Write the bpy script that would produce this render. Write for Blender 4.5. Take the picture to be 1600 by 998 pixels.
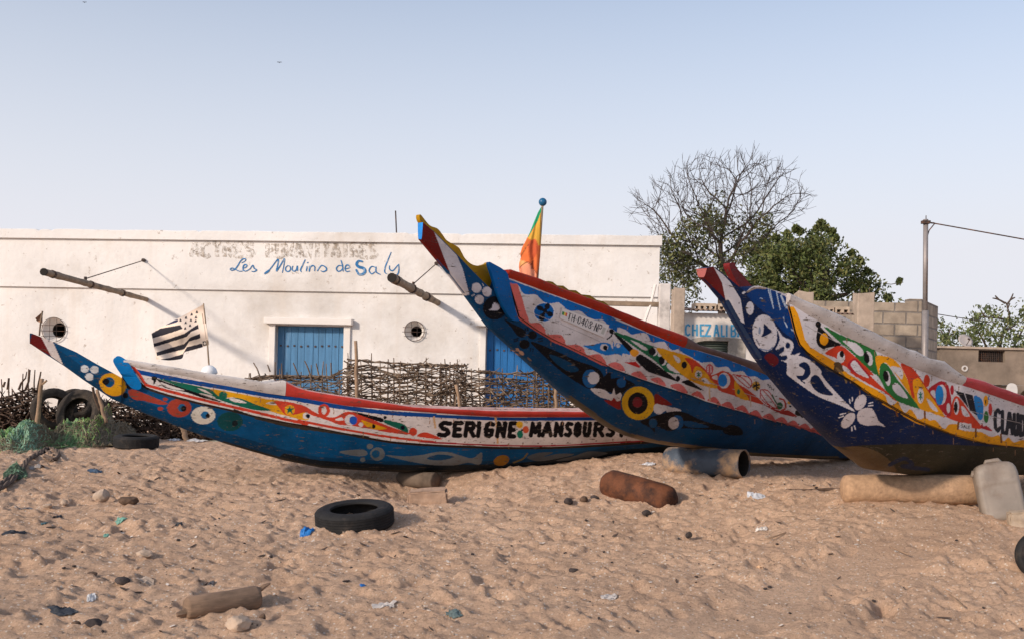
import bpy, bmesh, math, random
import numpy as np
from mathutils import Vector, Matrix, Euler
from mathutils.geometry import tessellate_polygon
random.seed(7); np.random.seed(7)
for o in list(bpy.data.objects): bpy.data.objects.remove(o)
SC = bpy.context.scene
# ------------------------------------------------------------------ camera
F = 1555.0; HY = 595.0; EYE = 1.5; ROLL = math.radians(1.42)
cR, sR = math.cos(ROLL), math.sin(ROLL)
cam = bpy.data.cameras.new('camera'); cam_o = bpy.data.objects.new('camera', cam); SC.collection.objects.link(cam_o)
cam.sensor_width = 36; cam.lens = 36 * F / 1600; cam.shift_y = (HY - 499) / 1600; cam.clip_start = 0.1; cam.clip_end = 5000
cam_o.matrix_world = Matrix(((cR, -sR, 0, 0), (0, 0, -1, 0), (sR, cR, 0, EYE), (0, 0, 0, 1)))
SC.camera = cam_o
# ------------------------------------------------------------------ light
SUN_EL = 22.0; SUN_AZ = 229.0            # azimuth clockwise from +Y: behind the camera on the left
w = bpy.data.worlds.new('World'); SC.world = w; w.use_nodes = True
nt = w.node_tree; bg = nt.nodes['Background']
sky = nt.nodes.new('ShaderNodeTexSky'); sky.sky_type = 'NISHITA'; sky.sun_disc = False
sky.sun_elevation = math.radians(SUN_EL); sky.sun_rotation = math.radians(SUN_AZ)
sky.air_density = 1.0; sky.dust_density = 1.2; sky.ozone_density = 1.6
mixn = nt.nodes.new('ShaderNodeMixRGB'); mixn.blend_type = 'MIX'; mixn.inputs[0].default_value = 0.55
mixn.inputs[2].default_value = (4.55, 4.55, 4.9, 1)      # dusty pale haze of the dry season, all round the sky
tc = nt.nodes.new('ShaderNodeTexCoord'); sx = nt.nodes.new('ShaderNodeSeparateXYZ')
rmp = nt.nodes.new('ShaderNodeValToRGB')
rmp.color_ramp.elements[0].position = 0.13; rmp.color_ramp.elements[0].color = (0.97, 0.97, 0.97, 1)
rmp.color_ramp.elements[1].position = 0.44; rmp.color_ramp.elements[1].color = (0.2, 0.2, 0.2, 1)
nt.links.new(tc.outputs['Generated'], sx.inputs[0]); nt.links.new(sx.outputs['Z'], rmp.inputs[0])
nt.links.new(rmp.outputs[0], mixn.inputs[0])
nt.links.new(sky.outputs[0], mixn.inputs[1]); nt.links.new(mixn.outputs[0], bg.inputs[0])
bg.inputs[1].default_value = 0.15
sl = bpy.data.lights.new('sun', 'SUN'); sl.energy = 3.0; sl.angle = math.radians(4.0); sl.color = (1.0, 0.85, 0.71)
so = bpy.data.objects.new('sun', sl); SC.collection.objects.link(so)
_el, _az = math.radians(SUN_EL), math.radians(SUN_AZ)
ldir = -Vector((math.sin(_az) * math.cos(_el), math.cos(_az) * math.cos(_el), math.sin(_el)))
so.rotation_euler = ldir.to_track_quat('-Z', 'Y').to_euler(); so.location = (-20, -20, 15)
SC.view_settings.view_transform = 'Standard'; SC.view_settings.look = 'None'
SC.view_settings.exposure = 0.25; SC.view_settings.gamma = 1.0; SC.view_settings.use_curve_mapping = False
# ------------------------------------------------------------------ projection helpers (survey of the place)
def at(px, py, Y):
    xr = (px - 800) / F * Y; yu = (HY - py) / F * Y
    return Vector((xr * cR - yu * sR, Y, EYE + xr * sR + yu * cR))
def proj(P):
    x = P[:, 0]; Y = np.maximum(P[:, 1], 0.1); dz = P[:, 2] - EYE
    return np.stack([800 + F * (cR * x + sR * dz) / Y, HY - F * (-sR * x + cR * dz) / Y], 1)
def lin(c):
    return tuple((v / 255 / 12.92) if v <= 10 else ((v / 255 + 0.055) / 1.055) ** 2.4 for v in c)
# ------------------------------------------------------------------ noise
def _h(ix, iy, seed):
    n = (ix.astype(np.int64) * 374761393 + iy.astype(np.int64) * 668265263 + seed * 974711) & 0xffffffff
    n = ((n ^ (n >> 13)) * 1274126177) & 0xffffffff
    return ((n ^ (n >> 16)) & 0xffff) / 65535.0
def vnoise(x, y, seed=0):
    ix = np.floor(x); iy = np.floor(y); fx = x - ix; fy = y - iy
    u = fx * fx * (3 - 2 * fx); v = fy * fy * (3 - 2 * fy)
    a = _h(ix, iy, seed); b = _h(ix + 1, iy, seed); c = _h(ix, iy + 1, seed); d = _h(ix + 1, iy + 1, seed)
    return (a * (1 - u) + b * u) * (1 - v) + (c * (1 - u) + d * u) * v - 0.5
def fbm(x, y, oct=4, seed=0, gain=0.5):
    r = 0; a = 1
    for k in range(oct):
        r = r + a * vnoise(x, y, seed + k * 17); x = x * 2.03 + 7.1; y = y * 2.03 + 3.3; a *= gain
    return r
# ------------------------------------------------------------------ objects
def tag(o, label=None, cat=None, group=None, kind=None):
    if label: o['label'] = label
    if cat: o['category'] = cat
    if group: o['group'] = group
    if kind: o['kind'] = kind
    return o
def thing(name, label, cat, loc=(0, 0, 0), group=None):
    o = bpy.data.objects.new(name, None); SC.collection.objects.link(o); o.location = loc; o.empty_display_size = 0.2
    return tag(o, label, cat, group)
class MB:
    """collects shapes into ONE mesh"""
    def __init__(s): s.v = []; s.f = []; s.c = []; s.usec = False
    def add(s, vs, fs, col=None):
        b = len(s.v); s.v.extend([tuple(p) for p in vs]); s.f.extend([tuple(i + b for i in f) for f in fs])
        if col is not None: s.usec = True
        s.c.extend([col if col is not None else (0.5, 0.5, 0.5)] * len(vs)); return s
    def box(s, c, d, R=None, col=None, bev=0.0):
        x, y, z = [k / 2 for k in d]
        if bev:
            bm = bmesh.new(); bmesh.ops.create_cube(bm, size=1)
            for q in bm.verts: q.co = Vector((q.co.x * d[0], q.co.y * d[1], q.co.z * d[2]))
            bmesh.ops.bevel(bm, geom=list(bm.edges), offset=bev, segments=2, affect='EDGES', profile=0.5)
            vs = [q.co.copy() for q in bm.verts]; bm.verts.index_update(); fs = [[q.index for q in f.verts] for f in bm.faces]; bm.free()
        else:
            vs = [Vector(p) for p in ((-x, -y, -z), (x, -y, -z), (x, y, -z), (-x, y, -z), (-x, -y, z), (x, -y, z), (x, y, z), (-x, y, z))]
            fs = [(3, 2, 1, 0), (4, 5, 6, 7), (0, 1, 5, 4), (1, 2, 6, 5), (2, 3, 7, 6), (3, 0, 4, 7)]
        if R is not None: vs = [R @ q for q in vs]
        return s.add([q + Vector(c) for q in vs], fs, col)
    def tube(s, pts, rad, n=6, col=None, cap=True):
        pts = [Vector(p) for p in pts]; k = len(pts)
        if not hasattr(rad, '__len__'): rad = [rad] * k
        vs = []; fs = []; prev = None
        for i in range(k):
            t = (pts[min(i + 1, k - 1)] - pts[max(i - 1, 0)])
            t = t.normalized() if t.length > 1e-9 else Vector((0, 0, 1))
            if prev is None:
                a = t.cross(Vector((0, 0, 1)))
                if a.length < 1e-3: a = t.cross(Vector((1, 0, 0)))
            else: a = prev - t * prev.dot(t)
            a.normalize(); prev = a; b = t.cross(a)
            for j in range(n):
                q = 2 * math.pi * j / n; vs.append(pts[i] + (a * math.cos(q) + b * math.sin(q)) * rad[i])
        for i in range(k - 1):
            for j in range(n):
                j2 = (j + 1) % n; fs.append((i * n + j, i * n + j2, (i + 1) * n + j2, (i + 1) * n + j))
        if cap: fs.append(tuple(range(n - 1, -1, -1))); fs.append(tuple((k - 1) * n + j for j in range(n)))
        return s.add(vs, fs, col)
    def lathe(s, prof, n, M, col=None, closed=False):
        k = len(prof); vs = []; fs = []
        for i in range(n):
            q = 2 * math.pi * i / n
            for r, h in prof: vs.append(M @ Vector((r * math.cos(q), r * math.sin(q), h)))
        m = k if closed else k - 1
        for i in range(n):
            i2 = (i + 1) % n
            for j in range(m): fs.append((i * k + j, i2 * k + j, i2 * k + (j + 1) % k, i * k + (j + 1) % k))
        return s.add(vs, fs, col)
    def prism(s, loops, back, col=None):
        """loops of 3D points (outline, then holes) pushed back by a vector: front, back and rims"""
        back = Vector(back); flat = [Vector(p) for l in loops for p in l]; n = len(flat)
        tri = tessellate_polygon([[Vector(p) for p in l] for l in loops])
        vs = flat + [p + back for p in flat]; fs = [tuple(t) for t in tri] + [tuple(i + n for i in reversed(t)) for t in tri]
        b = 0
        for l in loops:
            m = len(l)
            for i in range(m): j = (i + 1) % m; fs.append((b + i, b + j, b + j + n, b + i + n))
            b += m
        return s.add(vs, fs, col)
    def build(s, name, mat, parent=None, smooth=False, fixn=True):
        me = bpy.data.meshes.new(name); me.from_pydata([tuple(p) for p in s.v], [], s.f); me.update()
        if s.usec:
            a = me.color_attributes.new('Col', 'FLOAT_COLOR', 'POINT')
            arr = np.ones((len(s.v), 4), np.float32); arr[:, :3] = np.array(s.c, np.float32); a.data.foreach_set('color', arr.ravel())
        if fixn:
            bm = bmesh.new(); bm.from_mesh(me); bmesh.ops.recalc_face_normals(bm, faces=bm.faces); bm.to_mesh(me); bm.free()
        return link(name, me, mat, parent, smooth)
def link(name, me, mat, parent=None, smooth=False):
    if mat: me.materials.append(mat)
    if smooth: me.polygons.foreach_set('use_smooth', [True] * len(me.polygons)); me.update()
    o = bpy.data.objects.new(name, me); SC.collection.objects.link(o)
    if parent:
        o.parent = parent; q = parent; L = Vector((0, 0, 0)); R = None
        while q: L += q.location if q.type == 'EMPTY' else Vector((0, 0, 0)); q = q.parent
        o.matrix_parent_inverse = Matrix.Translation(-L) if parent.type == 'EMPTY' else Matrix.Identity(4)
    return o
def grid_mesh(name, P, col=None, close=False):
    """P: (n,m,3) array -> quads mesh"""
    n, m = P.shape[:2]; idx = np.arange(n * m).reshape(n, m)
    q = np.stack([idx[:-1, :-1], idx[1:, :-1], idx[1:, 1:], idx[:-1, 1:]], -1).reshape(-1, 4)
    me = bpy.data.meshes.new(name); me.vertices.add(n * m); me.vertices.foreach_set('co', P.reshape(-1).astype(np.float32))
    me.loops.add(len(q) * 4); me.loops.foreach_set('vertex_index', q.ravel().astype(np.int32))
    me.polygons.add(len(q)); me.polygons.foreach_set('loop_start', (np.arange(len(q)) * 4).astype(np.int32))
    try: me.polygons.foreach_set('loop_total', np.full(len(q), 4, np.int32))
    except Exception: pass
    me.update(calc_edges=True); me.validate()
    if col is not None:
        a = me.color_attributes.new('Col', 'FLOAT_COLOR', 'POINT')
        arr = np.ones((n * m, 4), np.float32); arr[:, :3] = col.reshape(-1, 3); a.data.foreach_set('color', arr.ravel())
    return me
def dup(root, loc, label=None, rotz=None):
    r = root.copy(); SC.collection.objects.link(r); r.location = loc
    if rotz is not None: r.rotation_euler = (r.rotation_euler[0], r.rotation_euler[1], rotz)
    if label: r['label'] = label
    for ch in list(root.children):
        c = ch.copy(); SC.collection.objects.link(c); c.parent = r
        for g in ch.children:
            d = g.copy(); SC.collection.objects.link(d); d.parent = c
    return r
# ------------------------------------------------------------------ materials
def mat(name, col, rough=0.7, var=0.25, scale=8.0, bump=0.3, bscale=40.0, col2=None, spot=None, attr=False, stretch=None, metal=0.0, spec=0.3, dist=0.01, trans=0.0):
    m = bpy.data.materials.new(name); m.use_nodes = True; t = m.node_tree; N = t.nodes; L = t.links
    b = N['Principled BSDF']; b.inputs['Roughness'].default_value = rough; b.inputs['Metallic'].default_value = metal
    b.inputs['Specular IOR Level'].default_value = spec
    co = N.new('ShaderNodeTexCoord'); mp = N.new('ShaderNodeMapping'); L.new(co.outputs['Object'], mp.inputs[0])
    if stretch: mp.inputs['Scale'].default_value = stretch
    n1 = N.new('ShaderNodeTexNoise'); n1.inputs['Scale'].default_value = scale; n1.inputs['Detail'].default_value = 6; n1.inputs['Roughness'].default_value = 0.6
    L.new(mp.outputs[0], n1.inputs['Vector'])
    r = N.new('ShaderNodeMapRange'); r.inputs[1].default_value = 0.3; r.inputs[2].default_value = 0.7
    r.inputs[3].default_value = 1 - var; r.inputs[4].default_value = 1 + var; L.new(n1.outputs[0], r.inputs[0])
    mu = N.new('ShaderNodeVectorMath'); mu.operation = 'SCALE'
    if attr:
        a = N.new('ShaderNodeAttribute'); a.attribute_name = 'Col'; src = a.outputs['Color']
    else:
        a = N.new('ShaderNodeRGB'); a.outputs[0].default_value = (*col, 1); src = a.outputs[0]
    if col2 is not None:
        n2 = N.new('ShaderNodeTexNoise'); n2.inputs['Scale'].default_value = scale * 0.45; n2.inputs['Detail'].default_value = 8; n2.inputs['Roughness'].default_value = 0.68
        L.new(mp.outputs[0], n2.inputs['Vector'])
        r2 = N.new('ShaderNodeMapRange'); r2.inputs[1].default_value = spot[0]; r2.inputs[2].default_value = spot[1]; L.new(n2.outputs[0], r2.inputs[0])
        mx = N.new('ShaderNodeMixRGB'); mx.inputs[2].default_value = (*col2, 1); L.new(r2.outputs[0], mx.inputs[0]); L.new(src, mx.inputs[1]); src = mx.outputs[0]
    L.new(src, mu.inputs[0]); L.new(r.outputs[0], mu.inputs['Scale']); L.new(mu.outputs[0], b.inputs['Base Color'])
    if bump:
        n3 = N.new('ShaderNodeTexNoise'); n3.inputs['Scale'].default_value = bscale; n3.inputs['Detail'].default_value = 5; L.new(mp.outputs[0], n3.inputs['Vector'])
        bp = N.new('ShaderNodeBump'); bp.inputs['Strength'].default_value = bump; bp.inputs['Distance'].default_value = dist
        L.new(n3.outputs[0], bp.inputs['Height']); L.new(bp.outputs[0], b.inputs['Normal'])
    if trans: b.inputs['Transmission Weight'].default_value = trans
    return m
def paint_mat(name, wood=(0.10, 0.075, 0.055), chip=0.60, grime=0.95, rot=0.0):
    """house paint on planks: attribute colour, chips that show the wood, grime, brush and plank relief"""
    m = mat(name, (0, 0, 0), rough=0.5, var=0.2, scale=3.0, bump=0.0, attr=True, spec=0.12)
    t = m.node_tree; N = t.nodes; L = t.links; b = N['Principled BSDF']
    co = N.new('ShaderNodeTexCoord'); mp = N.new('ShaderNodeMapping'); L.new(co.outputs['Object'], mp.inputs[0])
    mp.inputs['Rotation'].default_value = (0, 0, -rot); mp.inputs['Scale'].default_value = (1, 1, 1)
    mp2 = N.new('ShaderNodeMapping'); L.new(mp.outputs[0], mp2.inputs[0]); mp2.inputs['Scale'].default_value = (2.2, 10, 14)
    nz = N.new('ShaderNodeTexNoise'); nz.inputs['Scale'].default_value = 3.2; nz.inputs['Detail'].default_value = 9; nz.inputs['Roughness'].default_value = 0.72; L.new(mp2.outputs[0], nz.inputs[0])
    cr = N.new('ShaderNodeMapRange'); cr.inputs[1].default_value = chip; cr.inputs[2].default_value = chip + 0.035; L.new(nz.outputs[0], cr.inputs[0])
    base = b.inputs['Base Color'].links[0].from_socket
    gn = N.new('ShaderNodeTexNoise'); gn.inputs['Scale'].default_value = 1.7; gn.inputs['Detail'].default_value = 8; gn.inputs['Roughness'].default_value = 0.7; L.new(mp.outputs[0], gn.inputs[0])
    gr = N.new('ShaderNodeMapRange'); gr.inputs[1].default_value = 0.47; gr.inputs[2].default_value = 0.75; gr.inputs[4].default_value = grime; L.new(gn.outputs[0], gr.inputs[0])
    m1 = N.new('ShaderNodeMixRGB'); m1.blend_type = 'MULTIPLY'; m1.inputs[2].default_value = (0.55, 0.47, 0.40, 1); L.new(gr.outputs[0], m1.inputs[0]); L.new(base, m1.inputs[1])
    sn = N.new('ShaderNodeTexNoise'); sn.inputs['Scale'].default_value = 55; sn.inputs['Detail'].default_value = 3; L.new(mp.outputs[0], sn.inputs[0])
    sr = N.new('ShaderNodeMapRange'); sr.inputs[1].default_value = 0.655; sr.inputs[2].default_value = 0.69; sr.inputs[4].default_value = 0.65; L.new(sn.outputs[0], sr.inputs[0])
    m3 = N.new('ShaderNodeMixRGB'); m3.inputs[2].default_value = (0.07, 0.055, 0.045, 1); L.new(sr.outputs[0], m3.inputs[0]); L.new(m1.outputs[0], m3.inputs[1])
    m2 = N.new('ShaderNodeMixRGB'); m2.inputs[2].default_value = (*wood, 1); L.new(cr.outputs[0], m2.inputs[0]); L.new(m3.outputs[0], m2.inputs[1])
    L.new(m2.outputs[0], b.inputs['Base Color'])
    rr = N.new('ShaderNodeMapRange'); rr.inputs[3].default_value = 0.42; rr.inputs[4].default_value = 0.7; L.new(gn.outputs[0], rr.inputs[0]); L.new(rr.outputs[0], b.inputs['Roughness'])
    ad = N.new('ShaderNodeMath'); ad.operation = 'MULTIPLY_ADD'; ad.inputs[1].default_value = -0.6; L.new(cr.outputs[0], ad.inputs[0]); L.new(nz.outputs[0], ad.inputs[2])
    bp = N.new('ShaderNodeBump'); bp.inputs['Strength'].default_value = 0.45; bp.inputs['Distance'].default_value = 0.012
    L.new(ad.outputs[0], bp.inputs['Height']); L.new(bp.outputs[0], b.inputs['Normal'])
    return m
# ------------------------------------------------------------------ flat art helpers: shapes drawn on a plank, evaluated per vertex
def TF(x0, y0, s): return lambda a: np.asarray(a, float) / s + np.array([x0, y0])
PX = TF(0, 0, 1)
def pts(s): return np.array([[float(v) for v in p.split(',')] for p in s.split()])
def smooth(p, closed=True, k=6):
    n = len(p); out = []
    for i in range(n if closed else n - 1):
        g = (lambda j: p[j % n]) if closed else (lambda j: p[min(max(j, 0), n - 1)])
        a, b, c, d = g(i - 1), g(i), g(i + 1), g(i + 2)
        for t in np.arange(k) / k:
            out.append(0.5 * (2 * b + (c - a) * t + (2 * a - 5 * b + 4 * c - d) * t * t + (3 * b - a - 3 * c + d) * t ** 3))
    if not closed: out.append(p[-1])
    return np.array(out)
class Art:
    def __init__(s): s.l = []
    def P(s, col, tf, p, sm=True):
        q = tf(pts(p) if isinstance(p, str) else p); s.l.append(('p', lin(col), smooth(q) if sm else q)); return s
    def G(s, col, tf, p): return s.P(col, tf, p, False)
    def E(s, col, tf, cx, cy, rx, ry=None, rot=0):
        ry = rx if ry is None else ry; a = np.linspace(0, 2 * math.pi, 33)[:-1]; r = math.radians(rot)
        x = rx * np.cos(a); y = ry * np.sin(a)
        s.l.append(('p', lin(col), tf(np.stack([cx + x * math.cos(r) - y * math.sin(r), cy + x * math.sin(r) + y * math.cos(r)], 1)))); return s
    def S(s, col, tf, wpx, p, sm=True):
        q = tf(pts(p) if isinstance(p, str) else p); s.l.append(('s', lin(col), smooth(q, False) if sm else q, wpx / 2)); return s
    def text(s, col, tf, string, boxes, wd, shear=0.0):
        """boxes: per letter (x0,x1,ytop,ybot) in tf space; wd: stroke in photo px"""
        for ch, (x0, x1, y0, y1) in zip(string, boxes):
            for st in FONT.get(ch, []):
                q = np.array([[x0 + u * (x1 - x0) + shear * (1 - v) * (y1 - y0), y0 + v * (y1 - y0)] for u, v in st]); s.S(col, tf, wd, q, False)
        return s
    def paint(s, XY, C):
        for it in s.l:
            q = it[2]; e = it[3] if it[0] == 's' else 0
            lo = q.min(0) - e; hi = q.max(0) + e
            m = np.where((XY[:, 0] >= lo[0]) & (XY[:, 0] <= hi[0]) & (XY[:, 1] >= lo[1]) & (XY[:, 1] <= hi[1]))[0]
            if not len(m): continue
            x = XY[m, 0]; y = XY[m, 1]
            if it[0] == 'p':
                ins = np.zeros(len(m), bool); n = len(q)
                for i in range(n):
                    a = q[i]; b = q[(i + 1) % n]
                    if a[1] == b[1]: continue
                    cr = ((a[1] > y) != (b[1] > y)) & (x < (b[0] - a[0]) * (y - a[1]) / (b[1] - a[1]) + a[0]); ins ^= cr
            else:
                ins = np.zeros(len(m), bool)
                for i in range(len(q) - 1):
                    a = q[i]; d = q[i + 1] - a; L2 = max(d @ d, 1e-9)
                    t = np.clip(((x - a[0]) * d[0] + (y - a[1]) * d[1]) / L2, 0, 1)
                    ins |= (x - a[0] - t * d[0]) ** 2 + (y - a[1] - t * d[1]) ** 2 <= e * e
            C[m[ins]] = it[1]
        return C
FONT = {
 'S': [[(1, .08), (.35, .02), (.05, .2), (.3, .45), (.75, .55), (.95, .78), (.6, .98), (0, .92)]],
 'E': [[(1, .02), (.1, .02), (.1, .98), (1, .98)], [(.1, .5), (.8, .5)]],
 'R': [[(.1, .98), (.1, .02), (.7, .02), (.95, .2), (.8, .45), (.1, .5)], [(.5, .5), (1, .98)]],
 'I': [[(.5, .02), (.5, .98)]],
 'G': [[(1, .12), (.6, .02), (.15, .15), (.05, .5), (.2, .9), (.6, .98), (.95, .85), (.95, .55), (.55, .55)]],
 'N': [[(.08, .98), (.08, .02), (.92, .98), (.92, .02)]],
 'M': [[(.05, .98), (.12, .02), (.5, .75), (.88, .02), (.95, .98)]],
 'A': [[(0, .98), (.45, .02), (.55, .02), (1, .98)], [(.22, .66), (.8, .66)]],
 'O': [[(.5, .02), (.1, .15), (.05, .5), (.1, .85), (.5, .98), (.9, .85), (.95, .5), (.9, .15), (.5, .02)]],
 '0': [[(.5, .02), (.15, .15), (.1, .5), (.15, .85), (.5, .98), (.85, .85), (.9, .5), (.85, .15), (.5, .02)]],
 'U': [[(.08, .02), (.08, .75), (.3, .98), (.7, .98), (.92, .75), (.92, .02)]],
 'Y': [[(0, .02), (.5, .5), (1, .02)], [(.5, .5), (.45, .98)]],
 'T': [[(0, .02), (1, .02)], [(.5, .02), (.5, .98)]],
 'H': [[(.08, .02), (.08, .98)], [(.92, .02), (.92, .98)], [(.08, .5), (.92, .5)]],
 '4': [[(.7, .98), (.7, .02), (.05, .68), (1, .68)]],
 '8': [[(.5, .48), (.15, .3), (.2, .08), (.5, .02), (.8, .08), (.85, .3), (.5, .48), (.1, .7), (.15, .92), (.5, .98), (.85, .92), (.9, .7), (.5, .48)]],
 'P': [[(.1, .98), (.1, .02), (.75, .04), (.95, .25), (.75, .5), (.1, .52)]],
 'C': [[(.95, .15), (.6, .02), (.15, .15), (.05, .5), (.15, .85), (.6, .98), (.95, .85)]],
 'Z': [[(0, .02), (1, .02), (0, .98), (1, .98)]],
 'L': [[(.1, .02), (.1, .98), (.95, .98)]],
 'B': [[(.1, .5), (.1, .02), (.7, .04), (.9, .25), (.7, .48), (.1, .5), (.1, .98), (.75, .96), (.95, .74), (.75, .52)]],
 'D': [[(.1, .02), (.1, .98), (.6, .95), (.95, .7), (.95, .3), (.6, .04), (.1, .02)]],
 '-': [[(.1, .52), (.9, .52)]],
}
# ================================================================== ground
BUMPS = [(1.95, 10.0, 1.5, .17), (3.5, 8.25, 1.35, .24), (-.97, 10.4, .5, -.2), (-.93, 9.85, .55, -.13), (1.5, 11.7, .9, .09)]     # gentle local mounds that carry things
def gbase(x, y):
    x = np.asarray(x, float); y = np.asarray(y, float)
    z = np.where(y < 10.6, -0.307 + 0.075 * y, 0.488 + 0.11 * (1 - np.exp(-np.maximum(y - 10.6, 0) / 1.4)))
    z = z + 0.05 * fbm(x * 0.35 + 3, y * 0.35 + 9, 2, 5) * np.clip((14 - y) / 4, 0, 1)
    for bx, by, r, h in BUMPS: z = z + h * np.exp(-((x - bx) ** 2 + (y - by) ** 2) / (r * r))
    return z
def gz(x, y): return float(gbase(np.array([x]), np.array([y]))[0])
def on_ground(px, py):
    """the point of the sand seen in a photo direction"""
    lo, hi = 2.0, 30.0
    for Y in np.arange(3.0, 30, 0.05):
        p = at(px, py, Y)
        if p.z <= gz(p.x, p.y): hi = Y; lo = Y - 0.05; break
    for _ in range(30):
        m = (lo + hi) / 2; p = at(px, py, m)
        if p.z <= gz(p.x, p.y): hi = m
        else: lo = m
    return at(px, py, hi)
# ================================================================== boats
WHT = (206, 197, 194); BLK = (9, 8, 14)
def poly(s): return pts(s)
class Boat:
    def __init__(s, px, py, Ytip, head, W, length):
        p = at(px, py, Ytip); s.P0 = np.array([p.x, p.y]); a = math.radians(head); s.a = a
        s.D = np.array([math.cos(a), math.sin(a)]); s.N = np.array([math.sin(a), -math.cos(a)])
        s.W = np.array(W, float); s.len = length; s.zT = s.zK = s.zC = s.zR = None
    def w(s, q): return np.interp(q, s.W[:, 0], s.W[:, 1])
    def solve(s, px, py, offf):
        rx = (px - 800) / F * cR - (HY - py) / F * sR; rz = (px - 800) / F * sR + (HY - py) / F * cR; q = 1.0
        for _ in range(25):
            o = offf(q); q2 = (rx * (s.P0[1] + o * s.N[1]) - s.P0[0] - o * s.N[0]) / (s.D[0] - rx * s.D[1]); q = 0.5 * q + 0.5 * q2
        return q, EYE + (s.P0[1] + q * s.D[1] + o * s.N[1]) * rz
    def curve(s, p, offf):
        r = np.array([s.solve(x, y, offf) for x, y in p]); r[:, 0] = np.maximum.accumulate(r[:, 0] + np.arange(len(r)) * 1e-5)
        return lambda q: np.interp(q, r[:, 0], r[:, 1])
    @staticmethod
    def prof(t): return np.clip(t, 0, 1) ** 0.42
    def setup(s, T, R, C, K):
        s.T = s.curve(T, lambda q: s.w(q)); s.K = s.curve(K, lambda q: 0.02)
        s.R = s.curve(R, lambda q: s.w(q) + .03)
        s.sb = s.solve(C[0][0], C[0][1], lambda q: s.w(q))[0]
        offC = lambda q: s.w(q) * 0.85
        for _ in range(3):
            Cc = s.curve(C, offC)
            def offC(q, Cc=Cc): 
                h = max(float(s.T(q) - s.K(q)), .05); return float(s.w(q) * s.prof((Cc(q) - s.K(q)) / h)) + .012
        s.C0 = Cc; s.s0 = 0.0
    def C(s, q):
        q = np.asarray(q, float); return np.where(q < s.sb, s.T(q), np.minimum(s.C0(q), s.T(q)))
    def off(s, q, t, ex=0.0): return s.w(q) * s.prof(t) + .012 + ex
    def pt(s, q, t, ex=0.0, side=1):
        h = np.maximum(s.T(q) - s.K(q), .03); z = s.K(q) + t * h; o = s.off(q, t, ex) * side
        return np.stack([s.P0[0] + q * s.D[0] + o * s.N[0], s.P0[1] + q * s.D[1] + o * s.N[1], z], -1)
    def surf(s, px, py, ex=0.0):
        """photo direction -> point on the near side of the hull"""
        q, z, t = 1.0, 0, .7
        for _ in range(12):
            q, z = s.solve(px, py, lambda u: float(s.off(u, t, ex))); h = max(float(s.T(q) - s.K(q)), .03); t = min(max((z - float(s.K(q))) / h, 0.01), 1.3)
            t = min(t, 1.0)
        o = float(s.off(q, t, ex)); return Vector((s.P0[0] + q * s.D[0] + o * s.N[0], s.P0[1] + q * s.D[1] + o * s.N[1], z))
    def plane(s, px, py, o):
        q, z = s.solve(px, py, lambda u: o); return Vector((s.P0[0] + q * s.D[0] + o * s.N[0], s.P0[1] + q * s.D[1] + o * s.N[1], z))
    def cen(s, q, z, o=0.0): return Vector((s.P0[0] + q * s.D[0] + o * s.N[0], s.P0[1] + q * s.D[1] + o * s.N[1], z))
    def build(s, name, label, art, base_low, base_top, rail_cols, svis, root_z, stripe=None, extra=None):
        mid = s.cen(s.len * .45, root_z); root = thing(name, label, 'fishing boat', mid, 'painted wooden fishing boats hauled up on the sand'); s.root = root
        pm = paint_mat('boat_paint', rot=s.a); s.pm = pm; s.inner = mat('bare_hull_wood', (.16, .13, .10), .85, .3, 4, .4, 30)
        S = np.concatenate([np.linspace(0, svis, 760), np.linspace(svis, s.len, 90)[1:]])
        def side(nm, trange, rows, base, ex, S):
            hi = trange(S)[1]; lo = trange(S)[0]; v = np.linspace(0, 1, rows)
            t = lo[:, None] + (hi - lo)[:, None] * v[None, :]; Q = np.repeat(S[:, None], rows, 1)
            P = s.pt(Q, t, ex); C = np.empty(P.shape); C[:] = lin(base)
            if stripe and nm == 'side_plank':
                for (f0, f1, c) in stripe: C[(v[None, :].repeat(len(S), 0) >= f0) & (v[None, :].repeat(len(S), 0) <= f1)] = lin(c)
            XY = proj(P.reshape(-1, 3)); C = art.paint(XY, C.reshape(-1, 3)).reshape(P.shape) / 0.95
            return P, np.clip(C, 0, .82), Q, t
        tC = lambda q: np.clip((s.C(q) - s.K(q)) / np.maximum(s.T(q) - s.K(q), .03), .02, 1)
        tT = lambda q: np.ones_like(q)
        # lower hull: both sides in one mesh, joined along the keel
        P, C, Q, t = side('hull', lambda q: (np.zeros_like(q), tC(q)), 84, base_low, 0, S)
        P2 = s.pt(Q, t, 0, -1); k0 = np.s_[:, 1:]
        full = np.concatenate([P2[:, ::-1][:, :-1], P], 1); fc = np.concatenate([C[:, ::-1][:, :-1], C], 1)
        hull = link('hull', grid_mesh('hull', full, fc), pm, root, True)
        # the cut end of the beak and the stern board
        mb = MB(); e = list(full[0][::6]) + [full[0][-1]]; mb.add([Vector(p) for p in e], [tuple(range(len(e)))], lin(extra['tip']) if extra else None); mb.build('beak_end', pm, root)
        mb = MB(); e = list(full[-1][::6]) + [full[-1][-1]]; e2 = s.pt(np.array([s.len]), np.array([1.0]), 0, 1)[0]; e3 = s.pt(np.array([s.len]), np.array([1.0]), 0, -1)[0]
        mb.add([Vector(p) for p in e] + [Vector(e2), Vector(e3)], [tuple(range(len(e) + 2))], lin(base_low)); mb.build('transom', pm, root)
        # top of the beak between its two faces
        sb = S[S <= s.sb + .02]; a = s.pt(sb, np.ones_like(sb)); b = s.pt(sb, np.ones_like(sb), 0, -1)
        cc = np.empty((len(sb), 2, 3)); cc[:] = lin(base_low); link('beak_top', grid_mesh('beak_top', np.stack([a, b], 1), cc), pm, root)
        S2 = np.concatenate([np.linspace(s.sb, svis, 720), np.linspace(svis, s.len, 90)[1:]])
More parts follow.
